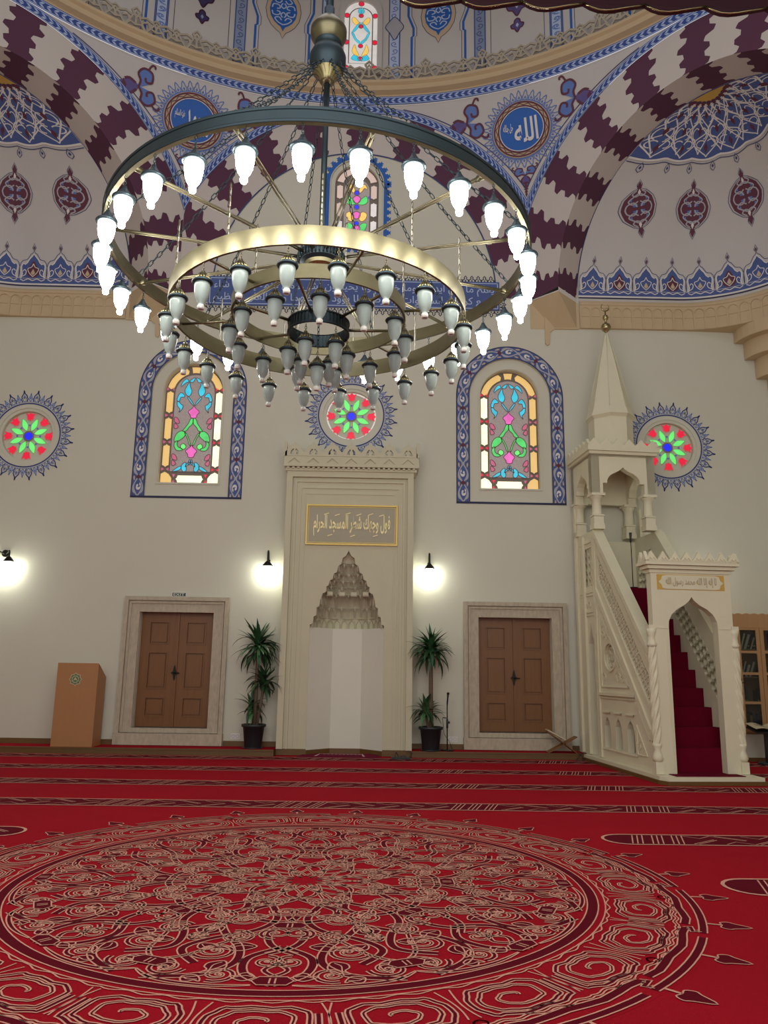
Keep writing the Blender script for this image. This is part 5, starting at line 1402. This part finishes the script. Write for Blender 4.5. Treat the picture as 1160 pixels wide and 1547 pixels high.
# spokes
for k in range(12):
    b = MB(); a = 15 + 30 * k
    p, q = Vector(P3(.12, a, 5.26)), Vector(P3(1.86, a, 5.24)); d = (q - p).normalized(); s = d.cross(Vector((0, 0, 1))) * .014
    for o in (-1, 1):
        b.tube([p + s * o, q + s * o], .009, 'brass', 6)
    b.tube([P3(1.78, a, 5.24), P3(1.86, a, 5.24)], .025, 'brass', 8)
    b.obj('spoke', ch)
for k in range(6):
    b = MB(); a = 10 + 60 * k
    b.tube([P3(.26, a, 4.62), P3(.76, a, 4.70)], .014, 'brass', 6); b.obj('inner_spoke', ch)
for k in range(6):
    b = MB(); a = 40 + 60 * k
    b.tube([P3(.775, a, 4.71), P3(1.30, a, 4.71)], .012, 'brass', 6); b.obj('inner_spoke', ch)
# hub, pole, upper ball
b = MB(); c = (0, -9.43, 0)
b.lathe([(.0, 5.12), (.10, 5.14), (.14, 5.18), (.15, 5.21), (.19, 5.23), (.205, 5.27), (.205, 5.31), (.17, 5.34), (.06, 5.36), (.03, 5.42)], c, ['brass_bright', 'brass_bright', 'brass', 'bronze_dark', 'bronze_dark', 'bronze_dark', 'bronze_dark', 'brass', 'brass'], 48, False)
for k in range(36): b.tube([P3(.205, 10 * k, 5.23), P3(.215, 10 * k, 5.27), P3(.205, 10 * k, 5.31)], .009, 'bronze_dark', 5)
b.obj('hub', ch)
b = MB(); b.tube([(0, -9.43, 5.35), (0, -9.43, 7.2)], .028, 'bronze_dark', 12); b.tube([(0, -9.43, 7.2), (0, -9.43, 15.5), (0, -9.43, 25.9)], .035, 'bronze_dark', 10); b.obj('pole', ch)
b = MB(); b.lathe([(.03, 7.10), (.07, 7.12), (.075, 7.15), (.14, 7.22), (.175, 7.32), (.175, 7.40), (.14, 7.48), (.10, 7.52), (.13, 7.55), (.175, 7.63), (.175, 7.70), (.12, 7.79), (.05, 7.84), (.05, 7.95), (.03, 7.97)], c, ['brass', 'brass_bright', 'brass_bright', 'bronze_dark', 'bronze_dark', 'bronze_dark', 'bronze_dark', 'bronze_dark', 'brass', 'brass', 'brass', 'brass', 'bronze_dark', 'bronze_dark'], 32)
b.obj('upper_ball', ch)
def chain(b, p, q, m, link=.06, r=.0045, w_=.013, sag=0.0):
    p, q = Vector(p), Vector(q); L = (q - p).length; n = max(2, int(L / (link * .78))); t = (q - p).normalized()
    s1 = t.orthogonal().normalized(); s2 = t.cross(s1)
    for k in range(n):
        f = (k + .5) / n; c = p.lerp(q, f) + Vector((0, 0, -sag * 4 * f * (1 - f))); s = s1 if k % 2 else s2
        pts = [c + t * (link / 2) * cos(a) + s * w_ * sin(a) for a in [PI / 3 * i for i in range(6)]]
        b.tube(pts, r, m, 4, closed=True)
for k in range(12):
    b = MB(); a = 15 + 30 * k
    chain(b, P3(.15, a, 7.25), P3(1.85, a, 5.335), 'bronze_dark', .085, .005, .017, .10); b.obj('suspension_chain', ch)
for k in range(11):
    b = MB(); a = 12 + 360 / 11 * k
    chain(b, P3(1.29, a, 5.24), P3(1.29, a, 4.80), 'brass', .06, .0035, .010); b.tube([P3(1.285, a, 5.24), P3(1.285, a, 4.80)], .004, 'white_plastic', 4)
    b.obj('drop_chain', ch)
for k in range(6):
    b = MB(); a = 40 + 60 * k
    chain(b, P3(.76, a, 5.24), P3(.76, a, 4.79), 'brass', .06, .0035, .010); b.tube([P3(.755, a, 5.24), P3(.755, a, 4.79)], .004, 'white_plastic', 4); b.obj('drop_chain', ch)
# one lamp and its copies
def make_lamp(lit, zt, zl, name):
    """zt: hanging point height above lamp centre, origin at the lamp centre"""
    lp = bpy.data.objects.new(name, None); COL.objects.link(lp); lp.parent = ch; lp.empty_display_size = .05
    q_ = .80 if lit else .74
    S = lambda P_: [(r * q_, z * q_) for r, z in P_]
    cap = MB(); cm = 'brass' if not lit else 'bronze_dark'
    cap.lathe(S([(.008, .21), (.02, .205), (.022, .19), (.034, .17), (.058, .13), (.082, .105), (.085, .095)]), (0, 0, 0), cm, 20)
    cap.lathe(S([(.085, .095), (.104, .092), (.110, .080), (.104, .066), (.085, .062)]), (0, 0, 0), 'bronze_dark', 20)
    if not lit:
        for k in range(16):
            a = PI * k / 8; cap.tube([(r * q_ * cos(a), r * q_ * sin(a), z * q_) for r, z in ((.036, .172), (.062, .132), (.085, .10))], .0055, 'brass_bright', 5)
    z = .215 * q_; i = 0
    while z < zt:
        pts = [((.009 * cos(t), 0) if i % 2 else (0, .009 * cos(t))) + (z + .015 * sin(t),) for t in [PI / 3 * j for j in range(6)]]
        cap.tube(pts, .003, cm, 4, closed=True); z += .024; i += 1
    cap.obj('lamp_cap', lp)
    gl = MB(); m = 'lamp_lit' if lit else 'frosted_glass'
    gl.lathe(S([(.080, .07), (.082, .03), (.079, -.02), (.070, -.075), (.054, -.12), (.036, -.148), (.028, -.165), (.032, -.18), (.032, -.20), (.026, -.215), (.0, -.215)]), (0, 0, 0), m, 20)
    go = gl.obj('glass_shade', lp)
    if not lit:
        n_ = MB(); n_.lathe(S([(.028, -.168), (.036, -.18), (.037, -.20), (.032, -.222), (.026, -.222), (.028, -.20)]), (0, 0, 0), 'white_plastic', 14); n_.obj('shade_tip', lp)
    return lp
first = {}
def place_lamp(kind, lit, p, zt, name):
    if kind not in first: o = make_lamp(lit, zt, 0, name); first[kind] = o
    else: o = copy_tree(first[kind], ch)
    o.location = Vector(p) - ch.location; o.rotation_euler = (0, 0, 0)
    return o
for o_ in ch.children: pass
for k in range(30): place_lamp('lit', True, P3(1.855, 12 * k, 4.955), .26, 'lit_lamp')
for k in range(22): place_lamp('mid', False, P3(1.295, 6 + 360 / 22 * k, 4.42), .225, 'unlit_lamp')
for k in range(13): place_lamp('mid', False, P3(.77, 175 + 360 / 13 * k, 4.44), .225, 'unlit_lamp')
for k in range(6): place_lamp('mid', False, P3(.26, 20 + 60 * k, 4.30), .225, 'unlit_lamp')
place_lamp('mid', False, P3(.0, 0, 4.17), .24, 'unlit_lamp')
b = MB(); chain(b, P3(0, 0, 5.12), P3(0, 0, 4.40), 'bronze_dark', .05, .004, .011); b.obj('drop_chain', ch)

# ================================================================ wall sconces
def sconce(x, label, double=False):
    s = empty('wall_sconce', (x, 0, 3.75), label=label, category='wall lamp', group=None) if 0 else empty('wall_sconce', (x, 0, 3.75), label=label, category='wall lamp')
    b = MB(); Y = -.14
    if double:
        b.tube([(x - .02, -.001, 3.86), (x - .02, -.035, 3.86)], .075, 'iron', 20); b.obj('back_plate', s)
    else:
        b.tube([(x, -.001, 3.80), (x, -.02, 3.80)], .035, 'iron', 16); b.obj('back_plate', s)
    xs = [x] if not double else [x + .12, x - .16]
    for q in xs:
        b = MB(); x_ = x if not double else x - .02
        arm = smoothc([(0, 3.80), (.06, 3.95), (.13, 3.97), (.155, 3.88), (.155, 3.74)], 6) if not double else smoothc([(0, 3.82), (.08, 3.86), (.14, 3.88), (.155, 3.82), (.155, 3.74)], 6)
        b.tube([(x_ + (q - x_) * min(1, a / .155), -a, z + .02) for a, z in arm], .016, 'iron', 8)
        b.lathe([(.018, 3.79), (.05, 3.76), (.105, 3.69), (.108, 3.672)], (q, -.155, 0), 'iron', 18); b.obj('arm', s)
        b = MB(); b.lathe([(.06, 3.685), (.11, 3.655), (.15, 3.60), (.158, 3.55), (.135, 3.49), (.09, 3.45), (.0, 3.435)], (q, -.155, 0), 'sconce_lit', 24); b.obj('glass_globe', s)
    return s
sconce(-1.62, 'lit wall lamp between the left doorway and the mihrab')
sconce(1.68, 'lit wall lamp between the mihrab and the right doorway')
sconce(-6.98, 'double armed lit wall lamp at the left edge of the view', True)
sconce(7.0, 'lit wall lamp hidden behind the minbar portal', True)

# ================================================================ exit sign, sockets
b = MB(); F0 = wallY(0); b.plate([(-3.55, 3.035), (-3.26, 3.035), (-3.26, 3.125), (-3.55, 3.125)], [], F0, 'white_plastic', .03, 0)
b.plate([(-3.54, 3.045), (-3.27, 3.045), (-3.27, 3.115), (-3.54, 3.115)], [], F0, 'sign_green', .032, .03)
es = b.obj('exit_sign', label='small exit sign mounted above the left stone doorway', category='sign')
b = MB(); b.text('EXIT', F0, 'white_plastic', -3.405, 3.08, .22, .052, .036, bold=.0); b.obj('lettering', es)
for x, lb in ((-2.12, 'white double socket low on the wall left of the left potted plant'), (2.16, 'white double socket low on the wall right of the microphone stand')):
    b = MB(); b.plate([(x - .09, .27), (x + .09, .27), (x + .09, .37), (x - .09, .37)], [], F0, 'white_plastic', .012, 0)
    for q in (-.042, .042): b.ribbon(circle(x + q, .32, .03, 14), .008, 'paint_grey', F0, .015, True)
    b.obj('wall_socket', label=lb, category='socket')

# ================================================================ lectern with slanted top
lc = empty('lectern', (-5.05, -.3, .13), label='plain wooden lectern with a green star emblem standing by the left wall', category='lectern')
b = MB(); xa, xb, ya, yb = -5.50, -4.72, -.56, -.08
def hexa(b, pts, m):
    i = [b.v(p) for p in pts]
    for q in ((3, 2, 1, 0), (4, 5, 6, 7), (0, 1, 5, 4), (1, 2, 6, 5), (2, 3, 7, 6), (3, 0, 4, 7)): b.f([i[k] for k in q], m)
hexa(b, [(xa, ya, .13), (xb, ya, .13), (xb, ya + .02, .13), (xa, ya + .02, .13), (xa, ya, 1.66), (xb, ya, 1.66), (xb, ya + .02, 1.66), (xa, ya + .02, 1.66)], 'beech'); b.obj('front_panel', lc)
for x in (xa, xb - .02):
    b = MB(); hexa(b, [(x, ya + .02, .13), (x + .02, ya + .02, .13), (x + .02, yb, .13), (x, yb, .13), (x, ya + .02, 1.66), (x + .02, ya + .02, 1.66), (x + .02, yb, 1.40), (x, yb, 1.40)], 'beech'); b.obj('side_panel', lc)
b = MB(); hexa(b, [(xa, ya, 1.66), (xb, ya, 1.66), (xb, yb, 1.40), (xa, yb, 1.40), (xa, ya, 1.68), (xb, ya, 1.68), (xb, yb, 1.42), (xa, yb, 1.42)], 'beech'); b.obj('slanted_top', lc)
b = MB(); FL = lambda u, v, h: (-5.14 + u, ya - h, 1.375 + v)
star = [((.125 if k % 2 == 0 else .10) * cos(PI * k / 8), (.125 if k % 2 == 0 else .10) * sin(PI * k / 8)) for k in range(16)]
b.poly(star, FL, 'pane_clear' if 0 else 'paint_tan', .004, .004); b.poly([(x * .86, y * .86) for x, y in star], FL, 'leaf_light', .006); b.poly(circle(0, 0, .07, 20), FL, 'paint_tan', .008)
b.poly([(x * .5, y * .5) for x, y in star], FL, 'leaf_light', .010); b.poly(blob([(-.04, -.03), (0, .04), (.04, -.03), (0, -.01)], 3), FL, 'paint_tan', .012)
b.obj('star_emblem', lc)

# ================================================================ potted dragon trees
def crown(b, c, n, L, rng, up=1.0, ms=('leaf', 'leaf_light')):
    for k in range(n):
        az = rng.uniform(0, 2 * PI); el = rng.uniform(-.35, 1.45) * up; l = L * rng.uniform(.7, 1.15) * (.85 if el > 1.1 else 1)
        d = Vector((cos(az), sin(az), 0)); pts = []; z = 0.0; p = Vector(c) + Vector((0, 0, rng.uniform(-.12, .10))); e = el
        m = ms[0] if rng.random() < .75 else ms[1]
        side_ = Vector((-sin(az), cos(az), 0)); w0 = .040 * rng.uniform(.8, 1.2); prev = None
        droop = rng.uniform(.02, .16) if el > .8 else rng.uniform(.06, .30)
        for i in range(8):
            t = i / 7; ww = w0 * (.55 + 1.6 * t * (1 - t) * 1.3) * (1 - t ** 3)
            up_ = Vector((0, 0, 1)) * cos(e) - d * sin(e)
            q = [b.v(p - side_ * ww + up_ * ww * .3), b.v(p), b.v(p + side_ * ww + up_ * ww * .3)]
            if prev: b.f((prev[0], q[0], q[1], prev[1]), m, True); b.f((prev[1], q[1], q[2], prev[2]), m, True)
            prev = q; p = p + (d * cos(e) + Vector((0, 0, 1)) * sin(e)) * (l / 7); e -= droop
            if p.y > -.03: p.y = -.03
            if abs(p.x) < 1.38 and p.y > -.54: p.y = -.54
            if p.z < .45: p.z = .45
def plant(x, y, label, trunks, seed):
    r = random.Random(seed); pl_ = empty('potted_dragon_tree', (x, y, .13), label=label, category='potted plant')
    b = MB(); b.lathe([(.155, .13), (.16, .14), (.205, .52), (.235, .53), (.24, .575), (.215, .58), (.205, .55), (.0, .54)], (x, y, 0), ['black_plastic'] * 6 + ['soil'], 28); b.obj('plant_pot', pl_)
    b = MB(); b.lathe([(.0, .128), (.19, .128), (.20, .15), (.17, .15)], (x, y, 0), 'black_plastic', 28); b.obj('saucer', pl_)
    for (dx, h, rr, n, L) in trunks:
        b = MB(); b.tube([(x + dx * .3, y, .5), (x + dx * .7, y, .5 + (h - .5) * .5), (x + dx, y, h)], [rr, rr * .92, rr * .8], 'bark', 10)
        b.obj('trunk', pl_)
        b = MB(); crown(b, (x + dx, y, h), n, L, r); b.obj('foliage', pl_)
plant(-1.72, -.34, 'potted dragon tree with three leaf crowns, left of the mihrab', [(.02, 2.02, .045, 80, .60), (.16, 1.34, .03, 46, .46), (-.04, .90, .025, 24, .44)], 5)
plant(1.70, -.34, 'potted dragon tree with one tall crown, right of the mihrab', [(.0, 2.0, .048, 90, .56), (-.10, .84, .03, 40, .44)], 11)

# ================================================================ microphone stand, book stands, box
ms_ = empty('microphone_stand', (2.02, -.33, .13), label='thin black microphone stand beside the right potted plant', category='microphone stand')
b = MB(); b.lathe([(.13, .13), (.13, .145), (.03, .16), (.0, .16)], (2.02, -.33, 0), 'iron', 24); b.obj('base', ms_)
b = MB(); b.tube([(2.02, -.33, .15), (2.02, -.33, 1.0)], .011, 'iron', 8); b.tube([(2.02, -.33, .55), (2.02, -.33, .72)], .02, 'black_plastic', 8); b.tube([(2.02, -.33, .66), (2.07, -.33, .66)], .022, 'black_plastic', 8); b.tube([(2.02, -.33, .74), (1.93, -.34, .75)], .01, 'iron', 6); b.obj('pole', ms_)
b = MB(); b.tube([(2.02, -.33, 1.0), (2.03, -.34, 1.12), (2.035, -.345, 1.19)], [.014, .017, .024], 'black_plastic', 10); b.lathe([(.0, -.026), (.022, -.018), (.029, 0), (.022, .02), (0, .028)], (2.037, -.347, 1.205), 'iron', 12); b.obj('microphone_head', ms_)
b = MB(); b.tube([(1.93, -.34, .74), (1.95, -.40, .45), (2.06, -.42, .3), (2.12, -.36, .14)], .005, 'black_plastic', 6); b.obj('cable', ms_)
rh = empty('folding_book_stand', (4.22, -.5, .13), label='folding wooden book stand holding a pale book, leaning by the right doorway', category='book stand')
for s, nm in ((1, 'leg_board'), (-1, 'leg_board')):
    b = MB(); p = Vector((4.24, -.40, .30)); d = Vector((s * .27, 0, .20 if s > 0 else .20)); 
    a, c = (p - Vector((.30, 0, .165)), p + Vector((.26, 0, .135))) if s > 0 else (p + Vector((.25, 0, -.165)), p + Vector((-.30, 0, .23)))
    t = (c - a).normalized(); n = Vector((-t.z, 0, t.x)) * .010; hh = .11
    hexa(b, [a - n + Vector((0, -hh, 0)), c - n + Vector((0, -hh, 0)), c - n + Vector((0, hh, 0)), a - n + Vector((0, hh, 0)), a + n + Vector((0, -hh, 0)), c + n + Vector((0, -hh, 0)), c + n + Vector((0, hh, 0)), a + n + Vector((0, hh, 0))], 'oak')
    b.obj(nm, rh)
b = MB(); a, c = Vector((3.93, -.40, .545)), Vector((4.27, -.40, .37)); t = (c - a).normalized(); n = Vector((-t.z, 0, t.x)) * .025 * -1; hh = .11
if n.z < 0: n = -n
hexa(b, [a + Vector((0, -hh, 0)), c + Vector((0, -hh, 0)), c + Vector((0, hh, 0)), a + Vector((0, hh, 0)), a + n + Vector((0, -hh, 0)), c + n + Vector((0, -hh, 0)), c + n + Vector((0, hh, 0)), a + n + Vector((0, hh, 0))], 'paper')
b.obj('book', label='pale closed book resting on the folding book stand', category='book')
b = MB(); b.box((1.10, -.80, .035), (.34, .16, .035), 'black_plastic'); b.tube([(1.0, -.80, .05), (1.02, -.72, .13), (1.08, -.68, .04), (1.16, -.74, .08), (1.24, -.72, .03), (1.32, -.64, .03)], .009, 'black_plastic', 6); b.tube([(1.1, -.78, .05), (1.06, -.68, .02), (1.3, -.70, .02), (1.33, -.66, .12)], .008, 'black_plastic', 6)
b.obj('power_strip', label='black power strip with tangled cable at the right foot of the mihrab', category='power strip')

# ================================================================ reading table on the right
rt = empty('reading_table', (8.0, -.85, .0), label='small black pedestal table at the right edge by the bookcase', category='table')
b = MB(); b.lathe([(.20, .012), (.20, .04), (.16, .06), (.05, .07)], (8.0, -.85, 0), 'black_plastic', 28); b.obj('base', rt)
b = MB(); b.box((8.0, -.85, .34), (.10, .08, .56), 'black_plastic'); b.obj('pedestal', rt)
b = MB(); b.box((8.02, -.85, .635), (.62, .42, .03), 'black_plastic', 0, math.radians(10)); b.obj('table_top', rt)
b = MB()
for s in (-1, 1):
    b.grid(lambda i, j: (8.02 + s * .32 * i, -.85 + (j - .5) * .44, .665 + (j - .5) * .075 + .035 * sin(PI * i) + .04 * i), 8, 2, 'paper')
    for k in range(5):
        z = .0
        b.ribbon([(8.02 + s * (.08 + .04 * math.sin(t) + .028 * k), -.85 + .07 * cos(t * 1.3) + .02 * k - .05) for t in [i * .5 for i in range(9)]], .008, 'ink', lambda u, v, h: (u, v, .672 + (v + .85) / .44 * .075 + .035 * sin(PI * min(1, abs(u - 8.02) / .32)) + .04 * abs(u - 8.02) / .32 + h), .002)
for s in (-1, 1): b.tube([(8.02 + s * .32, -1.07, .668), (8.02 + s * .32, -.63, .742)], .006, 'paper', 4)
b.obj('open_book', label='large open book with brown ornament lying on the black pedestal table', category='book')

# ================================================================ bookcase
bc = empty('bookcase', (8.2, -.2, .5), label='light oak bookcase with glazed doors behind the minbar', category='bookcase')
xa, xb, yf = 7.30, 9.2, -.36
b = MB(); b.b2(xa, xb, yf + .03, -.01, .52, .62, 'pale_oak'); b.b2(xa, xb, yf + .03, -.01, 2.62, 2.70, 'pale_oak'); b.b2(xa, xa + .03, yf + .03, -.01, .52, 2.70, 'pale_oak'); b.b2(xb - .03, xb, yf + .03, -.01, .52, 2.70, 'pale_oak'); b.b2(xa, xb, -.03, -.01, .52, 2.70, 'oak')
b.obj('carcass', bc)
b = MB(); top = [(xa - .02, 2.58), (xb + .02, 2.58), (xb + .02, 2.84)] + [(xb + .02 - (xb - xa + .04) * i / 60, 2.84 + .022 * abs(sin(PI * i / 5))) for i in range(1, 60)] + [(xa - .02, 2.84)]
b.plate(top, [], wallY(yf), 'pale_oak', .02, -.03); b.obj('scalloped_pelmet', bc)
b = MB(); b.b2(xa - .02, xb + .02, yf - .01, -.0, .128 * 0, .52, 'plaster_wall'); b.b2(xa - .02, xb + .02, yf - .03, yf - .01, 0.0, .09, 'oak_trim'); b.obj('trim_7', **ST)
dw = (xb - xa) / 4
SH = [1.10, 1.62, 2.16]
for z in SH + [.62]:
    b = MB(); b.b2(xa + .03, xb - .03, yf + .06, -.03, z - .02, z, 'pale_oak'); b.obj('shelf', bc)
for k in range(4):
    x0, x1 = xa + k * dw + .004, xa + (k + 1) * dw - .004
    D = MB(); zs = [.56, 1.12, 1.68, 2.10, 2.60]; hl = [[(x0 + .075, zs[i] + (.07 if i == 0 else .025)), (x1 - .075, zs[i] + (.07 if i == 0 else .025)), (x1 - .075, zs[i + 1] - (.07 if i == 3 else .025)), (x0 + .075, zs[i + 1] - (.07 if i == 3 else .025))] for i in range(4)]
    D.plate([(x0, .56), (x1, .56), (x1, 2.60), (x0, 2.60)], hl, wallY(yf), 'pale_oak', .012, -.02)
    do = D.obj('glazed_door', bc)
    G = MB(); G.plate([(x0 + .06, .6), (x1 - .06, .6), (x1 - .06, 2.56), (x0 + .06, 2.56)], [], wallY(yf), 'cabinet_glass', -.004, -.008); G.obj('glass_pane', do)
    if k % 2:
        hd = MB(); hx = x0 + .035; hd.b2(hx - .012, hx + .012, yf - .018, yf - .011, 1.42, 1.58, 'iron'); hd.tube([(hx, yf - .015, 1.5), (hx, yf - .05, 1.5), (hx + .07, yf - .05, 1.5)], .007, 'iron', 6); hd.obj('door_handle', do)
rb = random.Random(4); bn = 0
wordsz = ['lowest', 'second', 'third', 'top']
for si, z in enumerate([.62] + SH):
    x = xa + .10; k = 0
    while x < 8.80:
        if rb.random() < .10: x += rb.uniform(.1, .25); continue
        t = rb.uniform(.035, .06); h = rb.uniform(.24, .34); lean = rb.choice([0, 0, .0, .3, .35]) if si > 1 else 0
        if x + t + h * sin(lean) > xb - .08: break
        b = MB(); R = Matrix.Translation((x, -.17, z + .002)) @ Matrix.Rotation(lean, 4, 'Y'); b.mx = R
        cv = rb.randrange(5); b.b2(0, t, -.09, .09, 0, h, 'book_cover_%d' % cv); b.b2(.004, t - .004, -.093, -.088, .004, h - .004, 'paper') if lean else b.b2(0.003, t - .003, -.093, -.09, .05, .07, 'paint_gold')
        b.obj('shelved_book', category='book', label='%s %s book behind glass on the %s shelf of the oak bookcase' % ('leaning' if lean else 'upright', ('dark green', 'dark red', 'dark blue', 'tan', 'dark grey')[cv], wordsz[si]),
              group='%s %s books on the %s shelf' % ('leaning' if lean else 'upright', ('dark green', 'dark red', 'dark blue', 'tan', 'dark grey')[cv], wordsz[si]))
        x += t + (h * sin(lean) * .25 if lean else 0) + .004; k += 1; bn += 1
# ================================================================ gallery edge with scalloped valance
b = MB(); b.b2(.60, 5.2, -15.3, -12.86, 4.86, 5.0, 'valance_navy'); b.obj('trim_8', **ST)
va = MB(); n_ = 15; wv = .285; xs = .60
P_ = []
low = []
for k in range(n_):
    for i in range(9):
        t = i / 8; low.append((xs + (k + t) * wv, 4.66 - .045 * sin(PI * t)))
va.plate([(x, z) for x, z in low] + [(xs + n_ * wv, 4.87), (xs, 4.87)], [], lambda u, v, h: (u, -12.84 - h + .012 * sin(u * 22), v), 'valance_fabric', .008, -.008)
vo = va.obj('scalloped_valance', label='dark maroon scalloped valance with gold piping hanging along the top edge of the view', category='valance')
g = MB(); g.tube([(x, -12.855 + .012 * sin(x * 22), z) for x, z in low], .004, 'brass_bright', 6); g.obj('gold_piping', vo)
